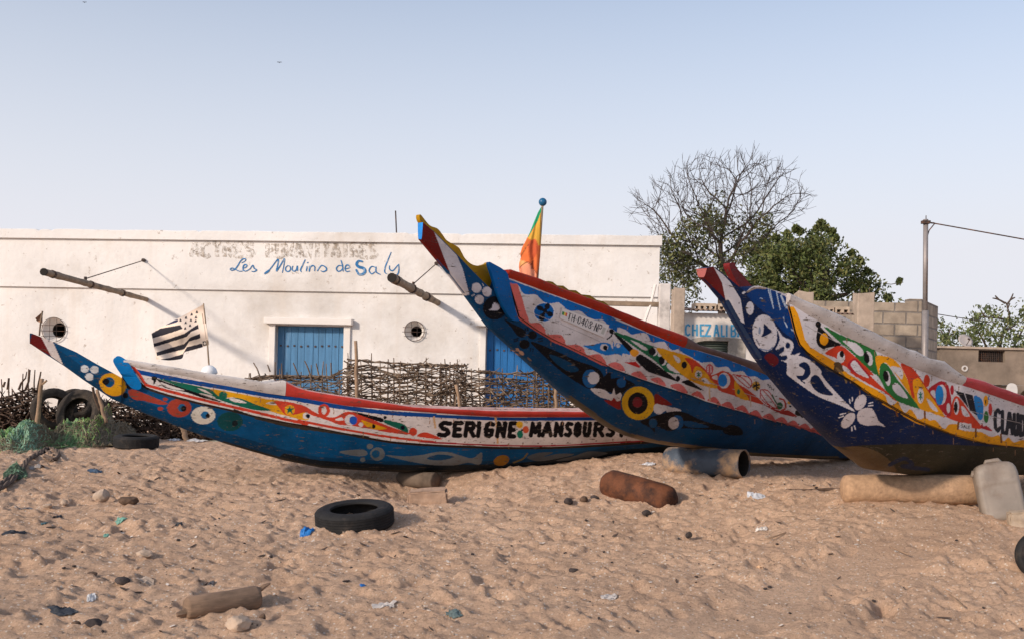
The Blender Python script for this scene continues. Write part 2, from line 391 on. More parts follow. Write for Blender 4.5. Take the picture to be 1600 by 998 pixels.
        P, C, Q, t = side('side_plank', lambda q: (tC(q), np.ones_like(q)), 84, base_top, .014, S2)
        def closed(P): return P
        s.near = link('side_plank', grid_mesh('side_plank', P, C), pm, root, True)
        s.far = link('side_plank', grid_mesh('side_plank', s.pt(Q, t, .014, -1)[::3, ::3], C[::3, ::3]), pm, root, True)
        # inside: lining, floor boards, thwarts
        Si = np.linspace(s.sb + .05, s.len - .02, 120); tt = np.linspace(.38, .99, 8)
        Qi = np.repeat(Si[:, None], 8, 1); ti = np.repeat(tt[None, :], 120, 0)
        A = s.pt(Qi, ti, -.055); B = s.pt(Qi, ti, -.055, -1); full = np.concatenate([A[:, ::-1], B], 1)
        link('lining', grid_mesh('lining', full), s.inner, root)
        for q in np.arange(s.sb + 1.0, s.len - .4, 1.25):
            zt = float(s.K(q) + .8 * (s.T(q) - s.K(q))); o = float(s.off(q, .8)) - .05
            mb = MB(); mb.box(s.cen(q, zt), (.2, 2 * o, .04), Matrix.Rotation(s.a, 3, 'Z'), bev=.006); mb.build('thwart', s.inner, root)
        # gunwale rails, a swept plank on each side
        for sd in (1, -1):
            prev = None
            for (q0, q1, col, top) in rail_cols:
                q1 = min(q1, s.len); q0 = max(q0, s.sb)
                Sr = np.linspace(q0, q1, max(12, int((q1 - q0) / .03))); zt = s.T(Sr) + .004; zb = s.R(Sr); zb = np.minimum(zb, zt - .02)
                wob = .006 * fbm(Sr * 3.1, Sr * 0 + 2, 3, 3); wo = s.w(Sr)
                ring = []
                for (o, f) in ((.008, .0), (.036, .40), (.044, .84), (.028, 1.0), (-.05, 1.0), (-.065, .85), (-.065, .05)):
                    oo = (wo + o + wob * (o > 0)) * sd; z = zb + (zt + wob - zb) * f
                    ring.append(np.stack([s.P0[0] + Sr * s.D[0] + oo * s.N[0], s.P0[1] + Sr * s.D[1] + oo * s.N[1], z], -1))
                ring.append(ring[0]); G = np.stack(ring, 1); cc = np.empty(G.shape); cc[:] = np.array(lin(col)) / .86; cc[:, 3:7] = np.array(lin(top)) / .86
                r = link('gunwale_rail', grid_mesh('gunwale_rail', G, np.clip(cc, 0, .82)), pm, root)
                
                for e_ in (0, -1): mb = MB(); mb.add([Vector(p) for p in G[e_][:7]], [tuple(range(7))], lin(col)); mb.build('rail_end', pm, r)
        return root
    def board(s, name, p, o, thick, col, ex=None, sub=None, art=None, parent=None, sd=1):
        """a flat board cut to an outline, standing in the plane at offset o (or on the hull side when ex is set)"""
        q = p
        front = [s.surf(x, y, ex) if ex is not None else s.plane(x, y, o) for x, y in q]
        mb = MB(); mb.prism([front], Vector((-s.N[0] * thick, -s.N[1] * thick, 0)), tuple(np.clip(np.array(lin(col)) / .86, 0, .8)))
        return mb.build(name, s.pm, parent or s.root)
# ---------------------------------------------------------------- boat 1, low and long on the left
L2 = TF(0, 500, 3.9925); B7 = TF(220, 560, 6.154); B8 = TF(400, 570, 5.704); A8 = TF(660, 620, 4.21)
T1 = poly('50,520.5 82.7,533.5 120,550 150,567.5 175,581 191,590 192,562 196,561.5 220,565 268.7,573 333.7,584.4 366,589 415,597.4 425,596.8 441,594 447.5,595.4 463.7,603.9 480,608.7 522.7,616.5 575,624 645,635 755,640 850,641.4 921,642 1100,641')
R1 = poly('196,571 220,577 285,587.6 350,601.4 415,613.6 470,620.8 540,633 610,640 680,645 779,651 921,651 1100,650')
C1 = poly('193,563 214,590 220,597 229.7,604.5 260.6,615 311,628 358,638.5 398.7,649 447.5,659 480,664 540,676 610,688.5 680,693.7 778.8,697.5 862,697.5 945,693.4 1016,688.7 1100,681')
K1 = poly('47,536.3 75,555 100,571 130,592.7 175,622.7 213,640 250.5,655 295.5,672.8 350.6,692 388,703 445.5,719 500.6,730 580,735 622.6,737 765,736 840,731 897,723 957,715 1016,710 1100,702')
b1 = Boat(47, 528, 9.3, 22, [(0, .05), (.6, .09), (1.0, .15), (1.6, .26), (2.6, .42), (4, .52), (5.5, .50), (6.6, .40), (7.5, .26)], 7.45)
b1.setup(T1, R1, C1, K1)
LB = (0, 70, 114); RS = (12, 66, 134); RD = (190, 62, 42); YL = (210, 150, 22); GN = (14, 92, 74); NAVY = (8, 13, 30); DRD = (98, 22, 22)
GY = (100, 106, 110)
a1 = Art()
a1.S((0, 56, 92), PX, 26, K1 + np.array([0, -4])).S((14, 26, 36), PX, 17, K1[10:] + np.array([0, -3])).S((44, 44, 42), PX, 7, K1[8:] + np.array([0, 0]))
a1.G(DRD, L2, '205,70 250,92 320,222 180,150').G(WHT, L2, '250,92 330,133 395,278 320,224')
for x, y in ((528, 302), (590, 307), (558, 352)): a1.E((196, 198, 200), L2, x, y, 26, 24)
a1.E(YL, L2, 703, 400, 86, 68, 25).E(LB, L2, 682, 385, 32).E(BLK, L2, 660, 381, 21).E(BLK, L2, 808, 408, 21).E(BLK, L2, 783, 468, 18)
RDD = (150, 58, 44)
a1.P(RDD, L2, '800,445 830,430 900,455 1010,500 1045,518 1000,525 900,502 830,490').E(RDD, L2, 1030, 492, 16, 11).E(RDD, L2, 1000, 550, 18, 12).E(RDD, L2, 1118, 545, 76, 58).E((30, 90, 130), L2, 1135, 545, 25).E(BLK, L2, 1146, 549, 18)
a1.E((208, 202, 190), L2, 1268, 592, 75, 56).E((30, 100, 150), L2, 1280, 590, 26, 24).E(BLK, L2, 1297, 594, 13, 15).E((8, 62, 66), L2, 1435, 630, 80, 60).E((16, 26, 32), L2, 1465, 642, 18)
a1.S(RS, B7, 6.8, '-60,112 0,130 400,208 800,275 1200,345 1600,395').S(RS, B8, 6.6, '380,306 800,378 1200,425 1597,447').S(RS, A8, 5.2, '-10,118 500,142 850,142 1300,138')
a1.S(RD, B7, 4.4, '-90,60 -40,120 0,172 40,235 100,265 560,385 850,453 1100,512 1400,583 1600,625').S(RD, B8, 3.6, '380,492 800,575 1200,640 1597,686').S((150, 44, 52), A8, 2.4, '-10,293 500,316 850,318 1200,301 1500,284')
a1.S((48, 36, 30), PX, 3.4, C1[2:] + np.array([0, 1.5]))
a1.S((40, 40, 38), B7, 3, '900,490 1100,560 1300,620 1600,680').S((52, 46, 40), B8, 3.5, '0,470 300,540 700,600 1000,640')
a1.P(YL, B7, '675,290 900,325 1200,385 1330,400 1500,470 1600,500 1600,590 1390,545 1250,505 1080,445 900,372 780,380 720,340')
a1.E(BLK, B7, 130, 188, 26, 22).P(BLK, B7, '122,195 145,200 138,232 118,245')
a1.P(GN, B7, '165,188 350,222 600,275 680,298 750,360 820,380 950,378 1100,435 1250,493 1080,488 850,425 700,375 500,325 300,240')
a1.P(BLK, B7, '150,188 210,210 420,285 780,412 600,375 420,315 240,280 190,235').P(WHT, B7, '190,222 300,260 420,300 320,292 230,262')
a1.E(GN, B7, 790, 352, 42, 40).P(WHT, B7, '545,280 620,300 690,345 610,318').P(WHT, B7, '850,382 930,385 1020,425 900,413').P(WHT, B7, '560,330 660,345 720,375 640,360')
a1.P(WHT, B7, '1205,428 1265,412 1310,442 1255,440')
a1.P(RD, B8, '165,318 300,328 430,362 520,415 600,450 700,462 790,418 870,418 1000,468 1200,548 1380,612 1200,600 900,545 740,528 640,490 520,455 440,420 340,440 260,440 200,370')
a1.E(YL, B8, 300, 398, 46, 46).P(GN, B8, '300,350 312,385 345,380 320,405 330,440 302,415 275,438 284,402 260,382 290,386')
a1.E(WHT, B8, 448, 450, 32, 29).E(NAVY, B8, 464, 452, 19).P(WHT, B8, '520,455 580,470 640,500 560,488')
a1.E(RD, B8, 605, 402, 54, 58).E(WHT, B8, 606, 402, 22, 36).P(WHT, B8, '708,480 760,463 780,488 725,492').E(WHT, B8, 843, 487, 52, 50).E((32, 80, 170), B8, 867, 490, 36, 38).E(WHT, B8, 935, 528, 21)
a1.P(YL, B8, '940,488 1040,520 1165,562 1070,572 985,545').E(BLK, B8, 1048, 545, 16, 20).P(BLK, B8, '860,413 1000,440 1120,470 1138,490 1115,505 1000,470').E(BLK, B8, 1150, 465, 15)
a1.P(GN, B8, '1140,490 1180,490 1325,530 1355,600 1240,555 1150,515').E(NAVY, B8, 1308, 555, 20).E(RD, B8, 1400, 592, 36).P(RD, B8, '1435,632 1490,598 1560,610 1660,660 1550,650')
a1.P(GY, B8, '740,772 860,752 970,755 985,800 880,808').E(GY, B8, 1083, 790, 65, 60).E((20, 78, 116), B8, 1068, 790, 36, 34).E(GY, B8, 1015, 722, 28, 24).E(GY, B8, 950, 842, 23, 19).P(GY, B8, '1150,800 1350,810 1597,785 1700,800 1660,890 1400,862')
a1.P(GY, A8, '-40,400 60,365 160,358 260,385 330,400 390,362 380,440 300,430 200,448 60,440').P((10, 62, 98), A8, '30,402 110,375 210,392 110,415').E((146, 102, 34), A8, 520, 415, 52, 34, -15).S((110, 96, 60), A8, 2.5, '600,430 660,405 690,370')
a1.P((78, 84, 90), A8, '690,395 760,365 860,362 800,390 900,370 1000,375 880,405 760,420').P((78, 84, 90), A8, '880,415 1000,385 1100,355 1220,368 1100,400 980,415')
for p in ('480,130 490,200 495,300', '75,130 85,200', '300,180 310,230'): a1.S((196, 156, 112), A8, 3, p)
TB = [(102, 180), (196, 255), (272, 342), (354, 376), (404, 462), (482, 545), (562, 608)]
a1.text(BLK, A8, 'SERIGNE', [(x0 + 6, x1 - 6, 166 + i * .6, 252 + i) for i, (x0, x1) in enumerate(TB)], 7.0, .12)
TB = [(706, 776), (786, 850), (866, 922), (938, 980), (998, 1038), (1056, 1104), (1124, 1190), (1212, 1262), (1282, 1340)]
a1.text(BLK, A8, 'MANSOURSY', [(x0 + 4, x1 - 6, 170, 252) for x0, x1 in TB], 6.4, .1)
a1.E((214, 164, 40), A8, 640, 180, 22, 23).E((196, 84, 54), A8, 680, 212, 20, 24).E((20, 104, 84), A8, 642, 243, 20, 26).E(BLK, A8, 655, 215, 7)
for p in ('672,155 676,165', '684,158 680,168', '672,262 676,272', '618,208 624,212'): a1.S(BLK, A8, 1, p)
def nails(a, c, d, step, col=(70, 46, 34)):
    q = smooth(c, False, 8); L_ = np.concatenate([[0], np.cumsum(np.hypot(*np.diff(q, axis=0).T))]); r_ = np.random.RandomState(int(c[0, 0]))
    for u in np.arange(step, L_[-1], step):
        u = u + r_.uniform(-2, 2); x, y = np.interp(u, L_, q[:, 0]), np.interp(u, L_, q[:, 1]); a.E(col, PX, x, y + d + r_.uniform(-.8, .8), .95, .95)
        if r_.rand() < .35: a.S((150, 112, 84), PX, 1.0, np.array([[x, y + d], [x + r_.uniform(-.6, .6), y + d + r_.uniform(3, 9)]]), False)
nails(a1, R1[1:], 8, 19); nails(a1, C1[3:], -6, 23)
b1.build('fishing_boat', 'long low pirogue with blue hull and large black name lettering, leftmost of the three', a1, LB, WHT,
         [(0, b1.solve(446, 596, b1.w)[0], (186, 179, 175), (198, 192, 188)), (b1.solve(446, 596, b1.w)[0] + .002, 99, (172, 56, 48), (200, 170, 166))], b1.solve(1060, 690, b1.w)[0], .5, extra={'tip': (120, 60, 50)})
b1.board('stem_cheek', smooth(L2(pts('708,262 722,228 745,222 775,238 800,262 840,325 880,395 870,430 820,420 775,365'))), 0, .03, (0, 104, 168), ex=.03)
# ---------------------------------------------------------------- boat 2, bow high in the middle
A1 = TF(640, 330, 7.127); A2 = TF(740, 430, 7.127); A3 = TF(860, 500, 7.127); A4 = TF(1000, 540, 4.99); Z7 = TF(780, 440, 3.9925)
T2 = poly('657.5,346.6 678,363.7 713,398.8 752,439.4 773,459 785,424 793,422 839,436.5 863.5,447.5 894,459 928,471.5 960,485 998,500 1028,511 1067,526 1090,539 1131,551 1166,562 1194,572 1240,588 1300,606 1400,632')
R2 = poly('785,434 796,437.7 848,456.7 887,470.7 922,483 960,497 1014,521 1042,531.6 1080,545.5 1128,558.5 1166,572 1208,588 1240,599 1300,618 1400,644')
C2 = poly('789,424 798,455 810,495 835.4,514 860.7,528.5 894,544 936.4,564.7 958,575.8 1000,591.5 1080,617.5 1100,626 1200,655 1280,674 1400,700')
K2 = poly('655.5,370 703,426.8 736.8,471 768,512.8 806,547 817.6,557 855,590 890,621 930,650 955,667 987.6,682 1020,691 1050,696 1095,701 1175,711.6 1280,717 1308,717 1420,716')
b2 = Boat(656.5, 358, 7.0, 50, [(0, .014), (.5, .045), (1.0, .10), (1.5, .17), (2.2, .30), (3.2, .44), (4.5, .56), (6, .6), (7.5, .5), (8.8, .34)], 8.8)
b2.setup(T2, R2, C2, K2)
LB2 = (0, 60, 100); SKY2 = (0, 96, 170); PK = (206, 102, 92); GN2 = (24, 98, 62); RD2 = (186, 58, 30); YL2 = (212, 148, 18); DR2 = (104, 22, 14)
a2 = Art()
a2.G(DR2, A1, '90,80 130,110 280,240 460,695 90,300').G((192, 186, 188), A1, '275,238 525,492 590,640 665,925 630,940 450,692')
for x, y, r, q in ((745, 855, 55, 56), (862, 897, 52, 55), (778, 985, 50, 52)): a2.E((196, 188, 190), A1, x, y, r, q)
a2.S(WHT, A1, 1.2, '815,810 820,830').S(WHT, A1, 1.2, '695,945 720,930')
a2.E((8, 10, 20), A2, 235, 365, 132, 130).P((200, 196, 204), A2, '175,390 205,365 225,310 268,325 288,352 272,388')
a2.P(SKY2, A2, '380,40 405,50 770,188 1050,285 1300,375 1568,478 1600,620 1560,610 1500,550 1440,495 1360,495 1300,490 1240,440 1180,395 1110,400 1050,395 1000,345 940,305 870,315 800,310 740,260 690,215 600,218 540,190 495,112 400,105')
a2.P(SKY2, A3, '560,-60 720,0 1100,150 1300,225 1568,320 1700,380 1700,470 1568,410 1530,385 1480,330 1420,320 1360,330 1310,290 1270,240 1200,240 1130,245 1095,180 1050,140 960,150 900,155 840,110 770,82 680,95 640,60')
a2.P(SKY2, A4, '250,-40 330,0 640,92 900,190 1040,240 1200,290 1200,340 1060,296 1010,260 950,265 900,235 840,235 800,195 720,200 680,160 600,165 560,125 500,125 470,90 420,90 350,60 300,25')
a2.P(PK, A2, '405,108 440,98 490,102 510,170 545,270 580,400 605,465 630,526 720,526 790,590 815,655 930,658 1000,710 1035,770 1150,768 1220,810 1265,882 1390,872 1440,910 1480,985 1500,1010 1400,985 1250,905 1100,835 860,715 680,612 495,478 460,330')
a2.P(PK, A3, '-30,150 0,160 110,162 160,215 180,272 300,270 370,310 405,385 520,375 590,420 615,480 520,450 400,400 200,310 0,226')
for p in ('640,492 690,468 745,466 800,500 830,565 740,545', '895,595 985,563 1040,600 1080,665 985,635', '1115,655 1200,632 1250,665 1290,730 1200,705', '1335,725 1430,703 1490,740 1530,810 1440,790'): a2.P((210, 110, 104), A3, p)
for x, y in ((455, 350), (580, 396), (690, 432), (800, 462), (905, 500), (1010, 525), (1110, 552), (1200, 580), (1290, 604), (1370, 630), (1450, 655)):
    a2.P((200, 96, 90), A4, np.array([(x - 55, y + 28), (x - 25, y + 6), (x, y), (x + 25, y + 18), (x + 52, y + 68), (x, y + 46)]))
a2.E((220, 220, 222), A2, 785, 412, 118, 106).E(SKY2, A2, 785, 412, 110, 100)
a2.E(NAVY, A2, 822, 348, 30, 36, 20).E(NAVY, A2, 742, 370, 44, 26, 20).E(NAVY, A2, 760, 468, 32, 42, 10).E(NAVY, A2, 850, 432, 36, 28, 20).S(NAVY, A2, 4.4, '735,370 850,432').S(NAVY, A2, 4.4, '822,340 762,470')
a2.E(BLK, A3, 680, 122, 27, 27).S(BLK, A3, 2.2, '692,140 672,180 632,208')
a2.P((20, 116, 190), A3, '365,285 470,272 560,248 640,250 670,270 692,315 702,230 715,290 735,255 790,262 840,290 890,378 812,368 796,398 770,380 720,375 620,387 500,342')
a2.E(WHT, A3, 598, 300, 46, 38).E(BLK, A3, 612, 305, 25, 28).E(WHT, A3, 755, 281, 22, 23)
a2.P(BLK, A3, '700,140 780,185 900,290 918,330 890,352 850,325 780,240').P((226, 150, 40), A3, '885,352 930,318 985,350 955,400 915,398')
a2.P(YL2, A3, '1195,305 1350,342 1568,412 1640,520 1640,680 1568,640 1490,560 1400,475 1250,395')
a2.P(GN2, A3, '705,128 900,188 1100,272 1200,312 1200,400 1260,395 1330,440 1568,640 1450,602 1300,575 1180,462 1050,372 850,232')
a2.P(WHT, A3, '885,212 1000,262 1080,315 1060,335 1010,312').E(WHT, A3, 1158, 347, 36, 48).E(BLK, A3, 1134, 345, 38, 44).E(WHT, A3, 1258, 450, 36, 50).E(BLK, A3, 1240, 446, 33, 44)
a2.P(WHT, A3, '1305,478 1370,500 1445,588 1350,562 1300,520').P(WHT, A3, '1350,393 1410,410 1445,445 1425,472 1385,440').E(WHT, A3, 1500, 491, 36, 46).E(BLK, A3, 1486, 493, 33, 42)
a2.P(BLK, A3, '952,430 985,380 1020,385 1100,432 1250,540 1425,682 1250,622 1100,575 1030,520').E(BLK, A3, 1422, 645, 24, 30).P((186, 40, 36), A3, '828,466 900,462 908,440 915,462 955,462 1000,525 900,492')
a2.P(BLK, A4, '325,283 350,268 385,266 440,305 495,347 400,315')
a2.P(YL2, A4, '130,15 270,58 360,95 420,160 520,230 600,330 420,282 300,200 180,90').P(RD2, A4, '350,92 430,112 500,172 590,262 600,330 520,240 470,170 430,160 408,210 390,150')
a2.P(YL2, A4, '412,210 440,158 500,190 560,265 612,332 480,292 425,255').E(WHT, A4, 456, 220, 27, 30).S(GN2, A4, 1.6, '444,210 470,234').S(GN2, A4, 1.6, '456,203 458,240').S(GN2, A4, 1.6, '470,212 446,232').P(WHT, A4, '480,255 510,250 550,292 500,285')
a2.P(WHT, A4, '260,72 300,90 316,118 290,128').E(BLK, A4, 345, 147, 21, 27)
a2.E((192, 88, 88), A4, 543, 180, 30, 42).S(WHT, A4, 1.4, '530,160 530,200').S(WHT, A4, 1.4, '552,158 554,204')
a2.P(RD2, A4, '540,245 600,212 650,193 712,222 760,288 850,345 965,455 780,402 620,347 598,300').P(WHT, A4, '560,242 598,225 605,260 585,262').E(WHT, A4, 655, 268, 48, 61).E((20, 116, 190), A4, 644, 267, 36, 50)
a2.P(YL2, A4, '738,268 780,320 852,420 752,388').E(GN2, A4, 768, 356, 13, 21)
for p in ('720,222 840,240 872,290 852,325 800,290 740,235', '745,225 800,250 862,310', '940,340 1000,350 1060,440 1092,490 1020,470 945,410 940,340', '960,345 1020,410 1070,485', '942,370 990,440 1040,480'): a2.S((176, 46, 40), A4, 1.5, p)
a2.E((214, 164, 60), A4, 905, 310, 32, 36).S(BLK, A4, 2.4, '880,320 930,300').S(BLK, A4, 2.4, '905,278 912,345').S(BLK, A4, 2, '885,300 930,330')
a2.P((150, 34, 26), A4, '950,445 1080,500 1160,502 1222,552 1080,520').S((30, 84, 50), A4, 2, '1030,380 1055,430 1080,460').E((30, 84, 50), A4, 1090, 465, 24, 28).S((170, 60, 50), A4, 3, '1090,410 1125,425 1135,480 1100,505')
a2.E(BLK, A4, 1238, 520, 30, 26).E(BLK, A4, 1172, 470, 10, 8).E(BLK, A4, 1270, 545, 20, 14).E(YL2, A4, 1165, 440, 16, 12)
a2.text(BLK, A4, 'SALY', [(995 + 14 * i, 1005 + 14 * i, 294 + 13 * i, 312 + 13 * i) for i in range(4)], .9)
a2.S((196, 168, 130), A4, 2.5, '540,320 545,420').S((190, 160, 128), A4, 1.5, '860,390 865,470')
# lower hull
a2.P(BLK, A2, '335,485 420,530 540,590 582,640 545,692 480,662 420,580').E(BLK, A2, 655, 665, 50, 46).E(BLK, A2, 567, 765, 60, 52)
for p in ('575,590 580,620', '600,585 605,610', '450,715 495,700', '455,735 490,722', '720,705 765,700', '725,735 765,725', '635,810 632,840', '662,815 660,845'): a2.S(NAVY, A2, 2, p)
a2.P(BLK, Z7, '198,372 350,428 480,488 570,518 630,550 652,600 620,655 560,665 480,622 380,552 270,452').P((0, 56, 88), Z7, '312,452 400,480 480,528 494,552 440,560 360,512').P(BLK, Z7, '620,620 690,560 700,600 740,595 800,608 852,652 780,705 760,722 700,690 560,662')
a2.E((20, 84, 134), Z7, 568, 602, 48, 58).E((196, 190, 188), Z7, 588, 598, 37, 39).E((16, 76, 124), Z7, 762, 628, 29, 31)
a2.P((196, 188, 184), Z7, '570,665 650,670 698,700 714,662 728,702 758,690 768,742 740,750 680,732 620,712').P((130, 28, 26), Z7, '655,735 700,738 715,720 735,742 762,742 758,795 700,772')
a2.E((0, 60, 86), Z7, 868, 755, 112, 112).E((206, 158, 24), Z7, 868, 755, 103, 105).E(BLK, Z7, 865, 755, 62, 68).E((112, 28, 34), Z7, 862, 750, 30, 33)
a2.P((120, 26, 22), Z7, '975,695 1020,720 1078,765 1020,772 1005,800 990,768 968,760').P((196, 190, 188), Z7, '975,760 1040,772 1135,800 1060,832 1040,802 1000,825 965,805')
a2.P(BLK, Z7, '880,872 930,850 1000,825 1130,805 1260,860 1430,918 1300,920 1150,912 1060,928 980,900 970,935 940,908').E((16, 72, 112), Z7, 960, 880, 26, 30).E((16, 76, 124), Z7, 1112, 875, 38, 45).E((190, 184, 182), Z7, 1088, 880, 33, 38).P((10, 64, 104), Z7, '1150,868 1220,872 1310,905 1180,904')
a2.P(BLK, Z7, '1395,930 1440,890 1500,905 1520,950 1440,955')
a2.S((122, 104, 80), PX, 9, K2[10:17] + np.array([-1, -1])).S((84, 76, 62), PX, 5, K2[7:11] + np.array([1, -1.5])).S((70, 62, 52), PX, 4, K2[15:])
a2.E((176, 140, 118), A2, 490, 825, 22, 16, 40).E((176, 140, 118), A2, 535, 862, 30, 20, 40).E((120, 100, 84), A2, 620, 930, 30, 10, 40)
nails(a2, R2[1:], 4, 22); nails(a2, C2[3:], -4, 26); nails(a2, C2[3:], 5, 31, (30, 30, 36))
a2.S((168, 158, 154), PX, .8, '822,486 880,508 940,534').S((160, 150, 146), PX, .8, '1080,590 1160,612 1240,642')
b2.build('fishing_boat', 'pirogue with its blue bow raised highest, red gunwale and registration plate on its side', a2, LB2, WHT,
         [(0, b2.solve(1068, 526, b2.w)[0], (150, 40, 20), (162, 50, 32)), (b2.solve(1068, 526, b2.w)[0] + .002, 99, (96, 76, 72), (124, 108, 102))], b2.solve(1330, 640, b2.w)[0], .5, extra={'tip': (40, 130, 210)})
b2.board('stem_cheek', smooth(np.array([[763.5, 411], [773, 413.5], [791, 425], [795.5, 437], [798.5, 452], [803, 474], [809, 494], [811, 501], [800, 499], [789, 484], [779.6, 463.5], [771, 436]])), 0, .025, (0, 80, 140), ex=.03)
b2.board('crest_board', A1(smooth(pts('120,38 220,155 310,195 365,260 420,330 540,400 580,460 620,530 690,590 770,610 850,592 895,585 960,800 1010,955 900,890 700,700 500,500 270,260 130,125'))), 0.0, .035, (158, 118, 12))
cp = [(783, 73), (830, 66), (880, 75), (930, 115), (1000, 118), (1060, 165), (1140, 170), (1200, 215), (1300, 225), (1370, 275), (1440, 290), (1500, 330), (1500, 430), (783, 170)]
b2.board('gunwale_crest', A2(np.array(cp, float)), -.36, .03, (150, 116, 14))
# number plate
pl = A2(pts('968,362 1498,552 1440,692 945,480')); mbp = MB(); n, m = 96, 30
U, V = np.meshgrid(np.linspace(0, 1, n), np.linspace(0, 1, m), indexing='ij')
pxy = (pl[0][None, None] * ((1 - U) * (1 - V))[..., None] + pl[1][None, None] * (U * (1 - V))[..., None] + pl[2][None, None] * (U * V)[..., None] + pl[3][None, None] * ((1 - U) * V)[..., None])
corn = [b2.surf(x, y, .008) for x, y in pl]; cw = [np.array(c) for c in corn]
PW = cw[0] * ((1 - U) * (1 - V))[..., None] + cw[1] * (U * (1 - V))[..., None] + cw[2] * (U * V)[..., None] + cw[3] * ((1 - U) * V)[..., None]
PW = PW + np.array([b2.N[0], b2.N[1], 0]) * .012
ap = Art(); TU = lambda q: np.asarray(q, float)
ap.G((150, 146, 142), TU, '0,0 1,0 1,1 0,1').G((202, 196, 192), TU, '.008,.03 .992,.03 .992,.97 .008,.97')
ap.G((40, 120, 70), TU, '.03,.3 .065,.3 .065,.62 .03,.62').G((210, 180, 70), TU, '.065,.3 .1,.3 .1,.62 .065,.62').G((190, 70, 60), TU, '.1,.3 .135,.3 .135,.62 .1,.62')
xs = [.155, .235, .315, .365, .445, .525, .605, .685, .735, .815]; wd_ = [.062, .062, .032, .062, .062, .062, .062, .032, .062, .062]
for ch, x0, ww in zip('TH-0408-NP', xs, wd_):
    for st in FONT[ch]:
        q = np.array([[x0 + u * ww, .2 + v * .6] for u, v in st]); d = 0.016
        for i in range(len(q) - 1):
            a, b = q[i], q[i + 1]; dd = (b - a) * np.array([1, .3]); L_ = np.hypot(*dd) + 1e-9; nx = np.array([-dd[1] / L_ * d / 2, dd[0] / L_ * d / 2 / .3]); e = (b - a) / (np.hypot(*(b - a)) + 1e-9) * .006
            ap.G(NAVY, TU, np.array([a - e + nx, b + e + nx, b + e - nx, a - e - nx]))
ap.G((170, 168, 160), TU, '.9,.3 .96,.3 .96,.8 .9,.8')
pc = np.empty((n * m, 3)); pc[:] = lin(WHT); pc = ap.paint(np.stack([U.ravel(), V.ravel()], 1), pc).reshape(n, m, 3) / .86
rp = link('registration_plate', grid_mesh('registration_plate', PW, np.clip(pc, 0, .82)), mat('plate_enamel', (0, 0, 0), .4, .05, 5, 0, attr=True), b2.near)
mbp.prism([[Vector(p) for p in (PW[0, 0], PW[-1, 0], PW[-1, -1], PW[0, -1])]], Vector((-b2.N[0] * .01, -b2.N[1] * .01, 0)) , lin((150, 146, 142)))
for i in range(len(mbp.v)): mbp.v[i] = tuple(Vector(mbp.v[i]) - Vector((b2.N[0] * .002, b2.N[1] * .002, 0)))
# ---------------------------------------------------------------- boat 3, nearest on the right
A5 = TF(1140, 440, 7.127); A6 = TF(1220, 560, 7.127); A7 = TF(1380, 540, 5.873); B3 = TF(1080, 390, 4.99); Z4 = TF(1200, 500, 3.9925)
T3 = poly('1096,421 1112,417 1118,420 1140,438 1163,457 1170,450 1176,447 1184,447 1228,460 1250,470 1300,490 1360.6,520 1380,531 1414,546.5 1426,548.5 1446,560 1470,564 1482,574 1502.6,588.5 1533,596 1600,620 1800,682')
R3 = poly('1228,474 1238,478 1262,493 1322,523 1360,541 1380,550 1422.6,570.6 1456.6,582.6 1501,599.6 1550,615 1600,632 1800,694')
C3 = poly('1227,462 1231,480 1241,518.6 1248,537 1259,549 1280,564.5 1301,578 1332,596 1360,615.7 1395,635 1431,655 1482,675.5 1533,690 1600,698.5 1800,722')
K3 = poly('1095,429 1112,446 1134,472 1146,494 1168,531 1184,557 1200,578 1240,623 1275,658.5 1320,700 1365,733.5 1420,741 1475,743 1520,742 1600,741 1800,740')
b3 = Boat(1096, 425, 6.4, 42, [(0, .03), (.4, .06), (.8, .13), (1.2, .24), (1.8, .38), (2.8, .52), (4, .6), (5.5, .62), (7, .55), (8.6, .36)], 8.6)
b3.setup(T3, R3, C3, K3)
NV = (2, 27, 66); BL3 = (0, 52, 112); YL3 = (222, 150, 16); GN3 = (38, 108, 52); RD3 = (196, 60, 34); CR = (166, 34, 46); SK3 = (22, 122, 192); W3 = (204, 199, 202)
a3 = Art()
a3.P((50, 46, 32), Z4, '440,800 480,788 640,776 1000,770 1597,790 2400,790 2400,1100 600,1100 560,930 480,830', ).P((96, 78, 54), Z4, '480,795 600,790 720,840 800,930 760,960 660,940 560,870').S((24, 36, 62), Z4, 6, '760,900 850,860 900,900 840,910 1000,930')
a3.G(BL3, A5, '185,150 300,60 450,60 625,150 650,280 725,560 710,640 600,560 480,420 300,270')
a3.G((100, 26, 26), B3, '60,150 120,128 180,138 240,262 275,398 200,322 70,200').G(W3, B3, '175,138 252,200 300,250 345,320 385,385 415,575 380,560 340,482 270,402 240,260')
a3.S(W3, A5, 3.2, '150,130 200,95 270,55 330,60 400,62 520,100 640,165').S((150, 130, 116), A5, 2.5, '200,118 290,75 400,80')
for p, ww in (('430,90 455,180 490,300', 1.6), ('520,110 545,230 565,312', 1.6), ('450,90 480,240', 1.2), ('575,160 610,250 640,290', 3), ('615,450 640,500', 2), ('690,530 715,550', 2), ('600,395 606,420', 1.2), ('340,185 365,190', 1.2)): a3.S((176, 190, 204), A5, ww, p)
a3.E(W3, A5, 227, 296, 43, 74).E(W3, A5, 392, 570, 135, 204, -8).P(NV, A5, '385,470 440,520 468,545 442,580 355,612 378,560')
a3.E((128, 140, 160), A5, 335, 540, 14, 40).S((110, 122, 150), A5, 2, '340,740 420,760 480,730').S((120, 120, 130), A5, 2, '300,640 330,700')
a3.P((92, 18, 26), A5, '388,832 435,790 480,800 528,830 545,890 505,935 470,930 420,885')
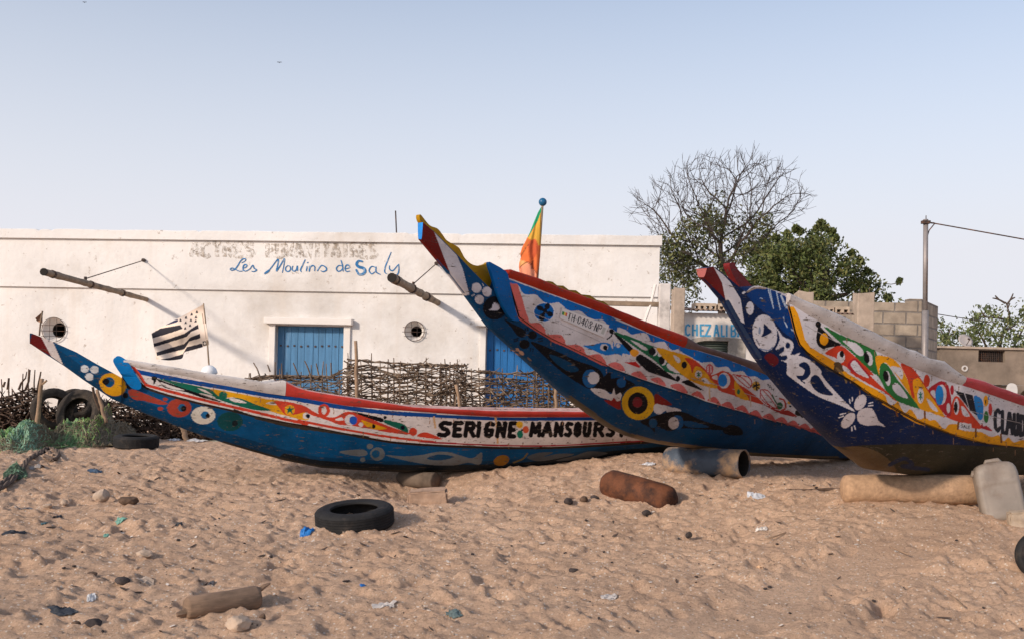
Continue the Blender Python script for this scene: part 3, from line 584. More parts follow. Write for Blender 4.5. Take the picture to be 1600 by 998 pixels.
a3.P(W3, A5, '508,495 540,530 600,612 690,655 712,720 678,822 785,790 705,892 850,850 960,922 1025,1010 900,1030 660,1010 638,905 575,872 612,830 555,812 602,770 600,718 515,752 556,650 545,570')
a3.E(NV, A5, 648, 706, 27, 36)
a3.P(W3, A6, '0,15 60,30 82,62 64,150 100,200 250,310 420,420 650,512 825,585 700,460 500,240 390,80 300,0 180,-40 60,-40').P(NV, A6, '-20,-20 60,-40 70,0 20,20')
a3.P(NV, A6, '198,72 258,34 318,75 325,170 280,225 220,237 172,188 240,182 266,122').P(NV, A6, '328,252 348,195 400,180 450,230 500,310 582,402 460,392 370,332').S(NV, A6, 2, '225,240 265,268').P(NV, A5, '780,925 840,905 890,950 900,1010 860,1010 830,940')
a3.E((196, 188, 190), A6, 885, 483, 60, 95, 28).E((192, 184, 186), A6, 750, 685, 58, 102, 40).P((196, 186, 186), A6, '848,640 870,580 940,546 1015,555 1058,620 1090,690 1165,755 1080,738 950,742 870,705')
for p in ('765,450 772,490', '797,430 797,470', '980,495 1025,483', '975,522 1022,518', '660,620 720,605', '645,655 695,638', '790,760 792,800', '820,745 830,785'): a3.S(W3, A6, 1.9, p)
a3.G(YL3, A5, '645,275 715,280 760,360 800,480 840,640 900,725 1180,893 1160,980 1000,885 850,772 770,695 718,560').P(YL3, A6, '330,-40 480,-10 560,20 640,60 700,128 900,255 1160,405 1215,512 1330,465 1375,600 1440,560 1495,610 1530,680 1568,660 1600,640 1600,740 1400,660 1250,540 1000,398 740,228 590,128 450,50')
a3.P(YL3, A7, '-10,430 60,520 130,512 165,592 210,610 250,580 280,645 330,672 370,645 430,680 480,680 560,760 605,718 680,720 700,765 800,782 900,790 990,832 1060,818 1105,872 1150,838 1200,882 1292,860 1500,870 1900,890 1900,1030 1500,960 1292,930 900,886 600,796 300,678 100,590 -20,520').P(W3, A6, '1170,408 1230,430 1290,482 1210,512').P(W3, A6, '1315,470 1450,505 1600,560 1600,640 1540,672 1490,610 1440,555 1375,595')
a3.P((82, 62, 40), A5, '1170,920 1215,885 1250,915 1262,985 1200,1010 1160,990').P((82, 62, 40), A6, '590,60 620,35 690,60 700,140 640,125').S((120, 96, 60), A6, 3, '620,100 700,190 730,260')
a3.E(BLK, A5, 988, 475, 30, 38).P(BLK, A5, '985,490 1010,500 1080,570 1150,640 1240,702 1100,730 1040,746 985,702 965,630').E(YL3, A5, 1052, 638, 48, 68)
a3.P(GN3, A5, '1050,500 1250,595 1400,655 1568,735 1640,800 1640,1020 1568,985 1430,850 1250,692').P(W3, A5, '1262,655 1400,680 1485,760 1482,820 1425,812 1340,730').E(W3, A5, 1542, 850, 42, 85, -8).E(BLK, A5, 1525, 838, 32, 62, -8)
a3.P(GN3, A6, '815,-10 940,-30 1060,0 1090,170 1110,60 1140,38 1200,80 1300,230 1440,400 1580,560 1300,472 1200,400 1090,205 1000,130').E(W3, A6, 988, 0, 36, 76, -8).E(BLK, A6, 956, -8, 30, 58, -8)
a3.P(YL3, A6, '1055,-20 1160,-30 1250,0 1350,110 1450,320 1560,540 1500,480 1400,345 1220,92 1140,42 1100,100 1095,185')
a3.E(W3, A6, 1190, 215, 32, 84, -8).E(BLK, A6, 1170, 192, 31, 62, -8).P(W3, A6, '1242,318 1268,268 1330,300 1415,435 1300,398').P(W3, A6, '1225,85 1325,98 1362,150 1350,225 1300,180')
a3.P(RD3, A5, '1065,798 1130,745 1200,712 1265,720 1340,780 1430,860 1568,990 1600,1040 1500,1000 1350,890 1300,930 1260,935 1190,850').E(W3, A5, 1240, 835, 44, 66).E(BLK, A5, 1250, 802, 24, 38)
a3.P(RD3, A6, '680,70 720,20 770,-20 850,15 1000,190 1295,475 1150,372 950,262 800,172').P(CR, A6, '745,80 775,15 840,0 930,110 1000,205 860,175 780,130').P(W3, A6, '778,60 800,25 835,25 905,112 982,212 860,165 795,100').P(W3, A6, '690,70 740,100 780,150 700,125')
a3.P(RD3, A7, '160,165 240,180 310,250 400,380 470,500 565,655 450,560 330,420 275,480 220,300').P(YL3, A7, '272,330 300,300 335,302 400,400 480,510 560,645 440,610 340,575 290,470')
a3.E(W3, A7, 343, 455, 30, 70).S((30, 110, 90), A7, 1.6, '343,420 343,490').S((30, 110, 90), A7, 1.6, '328,435 358,475').S((30, 110, 90), A7, 1.6, '358,435 328,475').P(W3, A7, '398,480 450,520 505,600 440,570')
a3.E(RD3, A7, 400, 318, 29, 56).P(CR, A7, '415,405 480,345 540,320 595,360 618,450 630,560 625,640 600,655 540,600 470,500').P(W3, A7, '432,425 470,405 478,480').E(W3, A7, 535, 445, 46, 92).E(SK3, A7, 516, 450, 38, 92).E(W3, A7, 598, 568, 17, 46).E(CR, A7, 632, 402, 17, 45)
a3.P(RD3, A7, '560,640 620,640 632,520 665,460 715,490 800,610 905,745 830,752 700,702').E(W3, A7, 672, 555, 25, 75).E(BLK, A7, 666, 560, 17, 50).P(W3, A7, '715,552 750,570 795,642 735,632')
a3.G(NAVY, A7, '655,405 742,432 765,500 785,572').G(NAVY, A7, '750,432 822,452 862,640 795,588').P(SK3, A7, '832,468 885,470 915,520 918,635 898,678 865,650')
a3.E(YL3, A7, 942, 502, 23, 50).E((190, 56, 52), A7, 983, 582, 18, 58).E(GN3, A7, 945, 650, 22, 56).E(BLK, A7, 940, 510, 5, 20).E(SK3, A7, 966, 480, 6, 16).P(CR, A7, '895,750 908,710 920,735 950,732 1002,778 950,768')
a3.G((200, 196, 196), A7, '705,698 810,715 810,772 705,746').text(NAVY, A7, 'SALY', [(718 + 20 * i, 732 + 20 * i, 718 + 4 * i, 746 + 4 * i) for i in range(4)], .9)
a3.text((20, 30, 44), A7, 'CLAUDE', [(1024, 1072, 580, 782), (1092, 1118, 596, 800), (1132, 1186, 612, 806), (1200, 1240, 622, 816), (1256, 1300, 634, 824), (1316, 1360, 644, 832)], 5.4)
for p in ('690,700 685,760', '850,760 850,830', '380,600 385,660', '1080,810 1085,880', '120,600 130,640'): a3.S((120, 70, 24), A7, 3, p)
a3.S((40, 34, 30), PX, 2.4, C3[4:] + np.array([0, 1.5])).S((136, 136, 146), PX, 2.6, K3[4:10] + np.array([1, -.5])).S((40, 56, 84), PX, 7, K3[2:6] + np.array([3, 0]))  # the two stem strokes paint its glossy highlight into the colour
sr = b3.solve(1502, 590, b3.w)[0]
nails(a3, R3[1:], 5, 24); nails(a3, C3[4:], -4, 27); nails(a3, C3[4:], 6, 33, (24, 26, 34))
a3.S((160, 152, 150), PX, .9, '1258,508 1300,530 1330,545').S((150, 142, 140), PX, .9, '1510,640 1560,652 1640,672')
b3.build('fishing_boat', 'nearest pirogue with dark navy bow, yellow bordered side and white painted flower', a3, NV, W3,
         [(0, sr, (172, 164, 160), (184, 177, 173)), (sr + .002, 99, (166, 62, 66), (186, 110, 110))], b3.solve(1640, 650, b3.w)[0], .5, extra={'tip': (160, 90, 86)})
b3.board('stem_horn', smooth(B3(pts('298,112 318,103 342,106 352,140 400,195 460,270 485,300 440,345 405,332 360,260 325,195 305,150')), True, 3), -.10, .05, (112, 34, 36))
# ================================================================== sand sheet
def axis(core, hi, lo, far): 
    a = np.array(core); r = [a[-1]]; d = a[-1] - a[-2]
    while r[-1] < hi: d *= 1.22; r.append(r[-1] + d)
    l = [a[0]]; d = a[1] - a[0]
    while l[-1] > lo: d *= 1.22; l.append(l[-1] - d)
    return np.concatenate([l[::-1], a[1:], r[1:]])
gx = axis(np.arange(-7.2, 7.4, .019), 900, -900, 0); gy = axis(np.concatenate([np.arange(4.2, 9.5, .0165), np.arange(9.5, 13.6, .026)]), 2500, -60, 0)
GX, GY = np.meshgrid(gx, gy, indexing='ij'); Zg = gbase(GX, GY)
fade = np.clip((15 - GY) / 3, 0, 1) * np.clip((GY + 2) / 4, 0, 1)
Zd = .030 * fbm(GX * 1.6 + 5, GY * 2.6, 4, 21) + .024 * fbm(GX * 4.2 - GY * 2.5, GY * 7.5 + GX * 2.0 + 4, 3, 33) + .024 * fbm(GX * 13, GY * 15, 3, 44, .65) + .075 * np.clip(fbm(GX * 7.5 + 30, GY * 9.5, 4, 61, .6) - .20, 0, .3) - .07 * np.clip(fbm(GX * 4.5 + 11, GY * 6.0, 3, 71, .6) - .22, 0, .3)
_a, _b2 = on_ground(1455, 815), on_ground(1075, 985); _dl = (_b2 - _a).to_2d().normalized(); _sd = (GX - _a.x) * -_dl.y + (GY - _a.y) * _dl.x; flat_band = np.exp(-(np.abs(_sd) / .30) ** 4) * np.clip((_a.y + .3 - GY) / .5, 0, 1); edge_band = (np.exp(-((np.abs(_sd) - .36) / .06) ** 2)) * np.clip((_a.y + .3 - GY) / .5, 0, 1)     # smooth drag track on the right
Zd = Zd * (1 - .88 * flat_band) - .03 * flat_band + .028 * edge_band * (.6 + fbm(GX * 6, GY * 6, 2, 12))
rng = np.random.RandomState(3)
def dent(x, y, a, b, th, h):
    i0, i1 = np.searchsorted(gx, [x - 2.4 * a, x + 2.4 * a]); j0, j1 = np.searchsorted(gy, [y - 2.4 * a, y + 2.4 * a])
    if i1 <= i0 or j1 <= j0: return
    X = GX[i0:i1, j0:j1] - x; Y = GY[i0:i1, j0:j1] - y; c, s = math.cos(th), math.sin(th)
    r2 = ((X * c + Y * s) / a) ** 2 + ((-X * s + Y * c) / b) ** 2; r = np.sqrt(r2)
    Zd[i0:i1, j0:j1] += h * (-np.exp(-r2 ** 1.6) + .55 * np.exp(-((r - 1.25) / .32) ** 2) * (.6 + .4 * np.sin(3 * np.arctan2(Y, X) + x * 9)))
for _ in range(620):
    y = rng.uniform(4.4, 10.8); x = rng.uniform(-.56, .56) * y
    k = rng.uniform(.5, 1.0); dent(x, y, .15 * k, .075 * k, rng.uniform(0, math.pi), rng.uniform(.012, .040) * k)
for _ in range(1100):
    y = rng.uniform(4.4, 9.5); x = rng.uniform(-.56, .56) * y; k = rng.uniform(.4, 1); dent(x, y, .06 * k, .04 * k, rng.uniform(0, 3), rng.uniform(-.012, .016) * k)
ZG = Zg + Zd * fade
sand = bpy.data.materials.new('sand'); sand.use_nodes = True; _t = sand.node_tree; _N = _t.nodes; _L = _t.links; _b = _N['Principled BSDF']
_b.inputs['Roughness'].default_value = .92; _b.inputs['Specular IOR Level'].default_value = .15
_c = _N.new('ShaderNodeTexCoord')
def _noise(scale, det=4, rough=.6):
    n = _N.new('ShaderNodeTexNoise'); n.inputs['Scale'].default_value = scale; n.inputs['Detail'].default_value = det; n.inputs['Roughness'].default_value = rough; _L.new(_c.outputs['Object'], n.inputs['Vector']); return n
def _rng(n, a, b, c=0.0, d=1.0):
    r = _N.new('ShaderNodeMapRange'); r.inputs[1].default_value = a; r.inputs[2].default_value = b; r.inputs[3].default_value = c; r.inputs[4].default_value = d; _L.new(n.outputs[0], r.inputs[0]); return r
def _mix(f, a, col, blend='MIX'):
    m = _N.new('ShaderNodeMixRGB'); m.blend_type = blend; _L.new(f.outputs[0], m.inputs[0]); m.inputs[2].default_value = (*col, 1)
    if isinstance(a, tuple): m.inputs[1].default_value = (*a, 1)
    else: _L.new(a.outputs[0], m.inputs[1])
    return m
SAND = (.68, .46, .315)
m = _mix(_rng(_noise(.9, 8, .7), .38, .64), SAND, (.54, .355, .24))
m = _mix(_rng(_noise(.33, 5, .6), .55, .72, 0, .7), m, (.46, .30, .20))
m = _mix(_rng(_noise(42, 5, .85), .50, .66, 0, .9), m, (.33, .215, .145))
m = _mix(_rng(_noise(60, 4, .8), .57, .66, 0, .85), m, (.80, .62, .46))
_v = _N.new('ShaderNodeTexVoronoi'); _v.inputs['Scale'].default_value = 26; _L.new(_c.outputs['Object'], _v.inputs['Vector'])
m = _mix(_rng(_v, .21, .15), m, (.74, .64, .54))
_v2 = _N.new('ShaderNodeTexVoronoi'); _v2.inputs['Scale'].default_value = 15; _L.new(_c.outputs['Object'], _v2.inputs['Vector'])
m = _mix(_rng(_v2, .095, .06), m, (.10, .075, .06))
_L.new(m.outputs[0], _b.inputs['Base Color'])
_n1 = _noise(34, 8, .8); _bp = _N.new('ShaderNodeBump'); _bp.inputs['Strength'].default_value = .9; _bp.inputs['Distance'].default_value = .03
_L.new(_n1.outputs[0], _bp.inputs['Height']); _L.new(_bp.outputs[0], _b.inputs['Normal'])
g = link('sand_ground', grid_mesh('sand_ground', np.stack([GX, GY, ZG], -1)), sand, None, True); tag(g, 'pinkish trampled beach sand with footprints', 'sand', kind='structure')
def hz(x, y):
    i = min(max(np.searchsorted(gx, x), 1), len(gx) - 1); j = min(max(np.searchsorted(gy, y), 1), len(gy) - 1); return float(ZG[i, j])
# ================================================================== white building
M_wall = mat('limewashed_plaster', (.73, .708, .685), .9, .10, .9, .6, 14, col2=(.50, .455, .405), spot=(.49, .72), dist=.012)
_t2 = M_wall.node_tree; _N2 = _t2.nodes; _L2 = _t2.links; _bb = _N2['Principled BSDF']; _src = _bb.inputs['Base Color'].links[0].from_socket
_co = _N2.new('ShaderNodeTexCoord'); _nn = _N2.new('ShaderNodeTexNoise'); _nn.inputs['Scale'].default_value = 9; _nn.inputs['Detail'].default_value = 9; _nn.inputs['Roughness'].default_value = .75; _L2.new(_co.outputs['Object'], _nn.inputs['Vector'])
_rr = _N2.new('ShaderNodeMapRange'); _rr.inputs[1].default_value = .615; _rr.inputs[2].default_value = .655; _rr.inputs[4].default_value = .8; _L2.new(_nn.outputs[0], _rr.inputs[0])
_mp = _N2.new('ShaderNodeMapping'); _mp.inputs['Scale'].default_value = (3.2, 3.2, .12); _L2.new(_co.outputs['Object'], _mp.inputs[0])
_ns = _N2.new('ShaderNodeTexNoise'); _ns.inputs['Scale'].default_value = 1.6; _ns.inputs['Detail'].default_value = 7; _L2.new(_mp.outputs[0], _ns.inputs['Vector'])
_rs = _N2.new('ShaderNodeMapRange'); _rs.inputs[1].default_value = .55; _rs.inputs[2].default_value = .85; _rs.inputs[4].default_value = .35; _L2.new(_ns.outputs[0], _rs.inputs[0])
_m0 = _N2.new('ShaderNodeMixRGB'); _m0.inputs[2].default_value = (.62, .52, .42, 1); _L2.new(_rs.outputs[0], _m0.inputs[0]); _L2.new(_src, _m0.inputs[1])
_m1 = _N2.new('ShaderNodeMixRGB'); _m1.inputs[2].default_value = (.38, .32, .27, 1); _L2.new(_rr.outputs[0], _m1.inputs[0]); _L2.new(_m0.outputs[0], _m1.inputs[1]); _L2.new(_m1.outputs[0], _bb.inputs['Base Color'])
M_trim = mat('white_trim', (.74, .70, .66), .85, .06, 3, .2, 30, col2=(.5, .44, .38), spot=(.66, .8))
M_door = mat('blue_door_paint', (.07, .20, .37), .6, .22, 2.5, .25, 30, col2=(.15, .28, .44), spot=(.6, .75), stretch=(6, 6, .6))
M_door2 = mat('deep_blue_door_paint', (.012, .13, .36), .5, .16, 2.5, .25, 30, col2=(.04, .17, .38), spot=(.6, .75), stretch=(6, 6, .6))
M_dark = mat('dark_recess', (.02, .017, .015), .9, .2, 5, 0)
M_iron = mat('rusty_iron', (.055, .04, .035), .7, .4, 30, .4, 60, col2=(.16, .07, .035), spot=(.5, .65))
WK = -.095; WY = 16.22; UN = Vector((1, WK, 0)).normalized(); NN = Vector((WK, -1, 0)).normalized()
def wat(px, py, ex=0.0):
    Y = WY
    for _ in range(12): p = at(px, py, Y); Y = .5 * Y + .5 * (WY + WK * p.x - ex)
    return at(px, py, Y)
def wp(x, z, ex=0.0): return Vector((x, WY + WK * x, z)) + NN * ex
zt = (wat(0, 358).z + wat(1030, 370).z) / 2; z1 = (wat(0, 373).z + wat(1030, 385).z) / 2; z2 = (wat(0, 448).z + wat(1030, 465).z) / 2
XR = wat(1030, 420).x; XL = -12.5; TH = .3
bld = thing('white_building', 'long white plastered building with faded letters and blue plank doors', 'building', wp(-3, .5))
def wbox(x0, x1, za, zb, ex, mat_, name, depth=TH, parent=None, bev=.0):
    mb = MB(); c = (wp((x0 + x1) / 2, (za + zb) / 2, ex) - NN * (depth / 2)); L = (wp(x1, 0) - wp(x0, 0)).length
    mb.box(c, (L, depth, zb - za), Matrix.Rotation(math.atan(WK), 3, 'Z'), bev=bev); return mb.build(name, mat_, parent or bld)
d1 = [wat(431, 508), wat(538, 509)]; d2 = [wat(760, 512), wat(893, 514)]
def circ(px, py, r, n=28):
    c = wat(px, py); R = r / F * c.y; return c, R, [c + UN * (R * math.cos(2 * math.pi * i / n)) + Vector((0, 0, R * math.sin(2 * math.pi * i / n))) for i in range(n)]
v1 = circ(648, 517, 15.5); v2 = circ(85, 515, 19)
rect = lambda x0, x1, za, zb: [wp(x0, za), wp(x1, za), wp(x1, zb), wp(x0, zb)]
mb = MB(); mb.prism([rect(XL, XR, 0, z2), rect(d1[0].x, d1[1].x, .3, d1[0].z), rect(d2[0].x, d2[1].x, .3, d2[0].z), v1[2], v2[2]], -NN * TH); mb.build('front_wall', M_wall, bld)
wbox(XL, XR, z2 + .002, z1, .045, M_wall, 'upper_wall', TH + .045)
mb = MB(); n = 260; rs0 = np.random.RandomState(2); xs0 = np.linspace(XL, XR + .03, n); jt = .010 * fbm(xs0 * 3, xs0 * 0, 3, 4) - .02 * (rs0.rand(n) < .03)
for i, x in enumerate(xs0): mb.v += [tuple(wp(x, z1 + .002, .10)), tuple(wp(x, zt - .012 + jt[i], .10)), tuple(wp(x, zt + jt[i], .086)), tuple(wp(x, zt + jt[i], -TH)), tuple(wp(x, z1 + .002, -TH))]; mb.c += [(0, 0, 0)] * 5
for i in range(n - 1): mb.f += [(5 * i + j, 5 * i + 5 + j, 5 * i + 5 + (j + 1) % 5, 5 * i + (j + 1) % 5) for j in range(5)]
mb.f += [(0, 1, 2, 3, 4), tuple(5 * (n - 1) + j for j in (4, 3, 2, 1, 0))]; mb.build('parapet_cap', M_wall, bld)
Bk = -NN * 6
mb = MB(); R_ = Matrix.Rotation(math.atan(WK), 3, 'Z'); mb.box(wp(XR, 0) - UN * .15 - NN * 3.2 + Vector((0, 0, z1 / 2)), (.3, 5.7, z1), R_); mb.build('side_wall', M_wall, bld)
mb = MB(); mb.box(wp(XL, 0) + UN * .15 - NN * 3.2 + Vector((0, 0, z1 / 2)), (.3, 5.7, z1), R_); mb.build('side_wall', M_wall, bld)
mb = MB(); mb.box(wp((XL + XR) / 2, 0) - NN * 6.2 + Vector((0, 0, z1 / 2)), ((XR - XL) * 1.004, .3, z1), R_); mb.build('back_wall', M_wall, bld)
mb = MB(); mb.box(wp((XL + XR) / 2, z1 - .25) - NN * 3.2, ((XR - XL) * .99, 5.7, .16), R_); mb.build('roof_slab', M_trim, bld)
for (a, b), mt, np_ in ((d1, M_door, 10), (d2, M_door2, 13)):
    x0, x1, zd = a.x, b.x, a.z; mid = (x0 + x1) / 2
    for xa, xb in ((x0, mid - .006), (mid + .006, x1)):
        mb = MB(); k = np_ // 2
        for i in range(k):
            wd = (xb - xa) / k; mb.box(wp(xa + (i + .5) * wd, (zd + .35) / 2, -.14 + random.uniform(0, .006)), (wd - .006, .045, zd - .35 - .01), R_)
        for zz in (.75, zd - .18): mb.box(wp((xa + xb) / 2, zz, -.18), (xb - xa, .05, .14), R_)
        dr = mb.build('door', mt, bld)
        for i in range(k):
            wd = (xb - xa) / k; mb = MB(); mb.box(wp(xa + (i + .5) * wd, wat(500, 540).z + random.uniform(-.01, .01), -.112), (.028, .02, .028), R_); mb.build('bolt', M_iron, dr)
    mb = MB(); mb.box(wp(mid, (zd + .35) / 2, -.135), (.055, .05, zd - .36), R_); mb.build('meeting_strip', mt, bld)
    wbox(x0 - .17, x1 + .15, zd + .02, zd + .02 + (.105 if mt is M_door else .105), .12, M_trim, 'lintel', .2, bev=.01)
    for xa, xb in ((x0 - .10, x0), (x1, x1 + .11)): wbox(xa, xb, .4, zd + .018, .035, M_trim, 'jamb', .12, bev=.006)
for (c, R, ring), bl in ((v1, .56), (v2, .60)):
    mb = MB(); n = 28; o1 = [p - NN * .002 for p in ring]; inn = [c + (p - c) * bl - NN * .16 for p in ring]; bk = [c + (p - c) * bl - NN * .7 for p in ring]
    mb.add(o1 + inn, [(i, (i + 1) % n, (i + 1) % n + n, i + n) for i in range(n)]); vn = mb.build('vent', M_trim, bld)
    mb = MB(); mb.add(inn + bk, [(i, (i + 1) % n, (i + 1) % n + n, i + n) for i in range(n)] + [tuple(range(n, 2 * n))]); mb.build('duct', M_dark, vn)
    mb = MB(); rr = [c + (p - c) * 1.0 + NN * .03 for p in ring]; mb.tube(rr + [rr[0], rr[1]], .006, 5)
    for f in (-.55, -.1, .35):
        hw = math.sqrt(1 - f * f) * R * 1.25; q = c + Vector((0, 0, R * f)) + NN * .035; mb.tube([q - UN * hw, q + UN * hw], .0045, 4)
    for f in (-.3, .3):
        hw = math.sqrt(1 - f * f) * R; q = c + UN * (R * f) + NN * .04; mb.tube([q - Vector((0, 0, hw)), q + Vector((0, 0, hw))], .0035, 4)
    mb.build('wire_grille', M_iron, vn)
# painted and faded lettering on the wall
Z3 = TF(280, 340, 3.9925)
def ribbons(strokes, mat_, name, ex, taper=True):
    mb = MB()
    for q, wd in strokes:
        n = len(q)
        for i in range(n):
            t = q[min(i + 1, n - 1)] - q[max(i - 1, 0)]; t = t / (np.hypot(*t) + 1e-9)
            k = wd / 2 * ((.55 + .45 * math.sin(math.pi * (i + .5) / n)) if taper else 1); a = q[i] + np.array([-t[1], t[0]]) * k; b = q[i] - np.array([-t[1], t[0]]) * k
            A, B = wat(a[0], a[1], ex), wat(b[0], b[1], ex); mb.v += [tuple(A), tuple(B)]; mb.c += [(0, 0, 0)] * 2
            if i: m_ = len(mb.v); mb.f.append((m_ - 4, m_ - 3, m_ - 1, m_ - 2))
            ex += 1e-5
    return mb.build(name, mat_, bld)
ST = [(s, 1.9) for s in ('388,284 410,272 414,260 400,258 382,272 364,302 346,324 326,330 318,322 332,316 352,326 376,336 396,334', '398,318 416,310 422,298 408,294 398,308 399,328 416,335 442,320', '440,324 458,298 466,316 482,328 466,338 450,336',
  '530,352 546,346 575,312 616,260 613,300 606,336 636,290 656,256 652,300 642,346', '678,300 664,312 664,330 678,338 692,328 692,308 678,300', '708,302 704,326 716,336 730,326 736,302 738,336', '786,262 768,300 756,328 762,340', '797,304 792,336', '812,302 810,338 816,312 832,300 845,310 843,336',
  '860,336 886,300 914,312 916,330 896,338 882,332', '1016,304 996,300 980,318 990,336 1010,330 1020,312', '1008,266 1018,300 1022,338', '1034,322 1060,314 1056,298 1040,300 1034,322 1044,338 1066,334',
  '1322,216 1300,270 1284,312 1282,342 1296,352', '1312,300 1312,322 1332,332 1364,296', '1368,290 1370,330 1360,356 1336,360', '1224,312 1200,306 1184,330 1200,352 1222,338', '1228,306 1228,340 1256,356')]
ST = [(smooth(Z3(pts(s)), False), wd) for s, wd in ST]
ST += [(smooth(Z3(pts('1146,276 1118,272 1106,292 1120,308 1150,318 1158,338 1142,354 1120,354 1102,324')), False), 4.6), (smooth(Z3(pts('530,352 548,340 562,328')), False), 3.4), (Z3(pts('799,280 802,284')), 3)]
M_letter = mat('blue_letter_paint', (.02, .15, .36), .7, .35, 20, 0, col2=(.35, .45, .55), spot=(.55, .7)); [ribbons([s_ for s_ in ST if a_ <= s_[0][:, 0].mean() < b_], M_letter, 'painted_lettering', .052) for a_, b_ in ((0, 405), (405, 515), (515, 550), (550, 900))]
M_fade = mat('scraped_letters', (.40, .34, .28), .95, .4, 16, .4, 50)
_t3 = M_fade.node_tree; _n3 = _t3.nodes.new('ShaderNodeTexNoise'); _n3.inputs['Scale'].default_value = 17; _n3.inputs['Detail'].default_value = 9; _n3.inputs['Roughness'].default_value = .75
_c3 = _t3.nodes.new('ShaderNodeTexCoord'); _t3.links.new(_c3.outputs['Object'], _n3.inputs['Vector']); _r3 = _t3.nodes.new('ShaderNodeMapRange'); _r3.inputs[1].default_value = .45; _r3.inputs[2].default_value = .64; _r3.inputs[4].default_value = .85
_t3.links.new(_n3.outputs[0], _r3.inputs[0]); _t3.links.new(_r3.outputs[0], _t3.nodes['Principled BSDF'].inputs['Alpha'])
FS = []
for word, x0, x1, ya, yb in (('ACTRES', 297, 399, 380, 402), ('HUMANITAIRES', 416, 591, 380.5, 403)):
    n = len(word); dx = (x1 - x0) / n
    for i, ch in enumerate(word):
        for st in FONT[ch]: FS.append((np.array([[x0 + i * dx + 1 + u * (dx - 3.2), ya + v * (yb - ya)] for u, v in st]), 7.4))
ribbons([f for f in FS if f[0][0, 0] < 410], M_fade, 'faded_lettering', .049, False); ribbons([f for f in FS if f[0][0, 0] >= 410], M_fade, 'faded_lettering', .049, False)
# bamboo water spouts with their stays, roof rod
M_bam = mat('weathered_bamboo', (.27, .20, .14), .8, .3, 9, .4, 40, col2=(.11, .085, .065), spot=(.55, .7))
for (bx, by, tx, ty, L, wx, wy, mx, my, rad) in ((229, 468, 68, 425, 3.55, 225, 407, 134, 432, .038), (684, 473, 612, 434, 2.6, 682, 412, 646, 441, .05)):
    A = wat(bx, by); B = at(tx, ty, A.y - L); mb = MB(); n = 26; P = [A.lerp(B, i / n) for i in range(-1, n + 1)]
    mb.tube(P, [rad * (1.0 if i % 6 else 1.16) * (1 + .25 * max(i, 0) / n) for i in range(len(P))], 8); sp = mb.build('water_spout', M_bam, bld, True)
    mb = MB(); mb.tube([B + (B - A).normalized() * .001, B + (A - B).normalized() * .02], rad * 1.35, 10); mb.build('spout_mouth', M_dark, sp)
    for f in (.28, .6, .93):
        c = A.lerp(B, f); d = (B - A).normalized(); mb = MB(); mb.tube([c - d * .02, c + d * .02], rad * 1.5, 8); mb.build('binding', M_iron, sp)
    W = wat(wx, wy, .05); t = min(range(41), key=lambda i: abs(proj(np.array([A.lerp(B, i / 40)]))[0][0] - mx)); Mq = A.lerp(B, t / 40) + Vector((0, 0, rad * 1.6))
    mb = MB(); mb.tube([W, Mq], .0085, 5); mb.tube([Mq + Vector((0, 0, .03)), Mq - Vector((0, 0, .02))], .022, 6); st = mb.build('stay_rod', M_iron, sp)
    mb = MB(); mb.tube([W + NN * .04, W - NN * .03], .03, 10); mb.build('stay_anchor', M_iron, st)
q = wat(617, 362) - NN * .15; mb = MB(); mb.tube([Vector((q.x, q.y, zt - .05)), at(618, 329.5, q.y)], .012, 5); mb.build('roof_rod', M_iron, bld)
# ================================================================== pillars, hut and block wall on the right
M_conc = mat('raw_concrete', (.42, .335, .265), .9, .2, 5, .5, 25, col2=(.26, .21, .17), spot=(.5, .68)); M_wconc = mat('whitewashed_concrete', (.62, .58, .55), .9, .2, 5, .4, 25, col2=(.36, .33, .31), spot=(.52, .66))
def block(name, label, cat, x0, x1, yt, Y, mt, dep, group=None, rough=True, zb=.35):
    a = at(x0, yt, Y); b = at(x1, yt, Y); c = (a + b) / 2; L = (b - a).length; o = thing(name, label, cat, (c.x, Y, gz(c.x, Y)), group); mb = MB()
    n = 6; zt_ = c.z; mb.box((c.x, Y + dep / 2, (zt_ + zb) / 2), (L, dep, zt_ - zb), bev=.012)
    for v in range(len(mb.v)):
        if rough and mb.v[v][2] > zt_ - .03: mb.v[v] = (mb.v[v][0], mb.v[v][1], mb.v[v][2] + random.uniform(-.05, .02))
    mb.build('shaft', mt, o)
    if rough:
        mb = MB()
        for sx_ in (-.3, .3): mb.tube([(c.x + L * sx_, Y + dep * .4, zt_ - .1), (c.x + L * sx_ + .01, Y + dep * .4, zt_ + .07)], .007, 5)
        mb.build('rebar', M_iron, o)
    return o
block('pillar', 'whitewashed square pillar against the end of the white building', 'pillar', 1031, 1048.5, 443, 14.8, M_wconc, .2, None, False)
block('pillar', 'bare concrete pillar left of the hut with blue writing', 'pillar', 1053, 1071, 450, 14.3, M_conc, .22)
block('pillar', 'short rounded concrete column stub directly above the white gunwale of the nearest boat', 'pillar', 1247, 1272, 456, 16.4, M_conc, .27)
block('pillar', 'tall concrete column with broken top in front of the block wall', 'pillar', 1341, 1367, 457, 16.0, M_conc, .27)
o = thing('roof_beam', 'weathered timber beam running along the lower wall end beside the whitewashed pillar', 'beam', at(985, 476, 14.9)); mb = MB(); A = at(940, 474.5, 14.9); B = at(1031, 475.5, 14.9)
mb.box((A + B) / 2, ((B - A).length, .09, .07), Matrix.Rotation(ROLL * 0 , 3, 'Y'), bev=.008); mb.build('timber', M_bam, o)
mb = MB(); mb.tube([at(1024, 445, 14.9), at(1017, 475, 14.88), at(1006, 506, 14.8), at(995, 560, 14.7)], .022, 6); mb.build('prop', M_trim, o)
hut = thing('snack_hut', 'small white hut with corrugated roof and blue hand painted writing', 'hut', at(1180, 620, 15.2)); HYY = 15.2
def hat(px, py, ex=0): return at(px, py, HYY - ex)
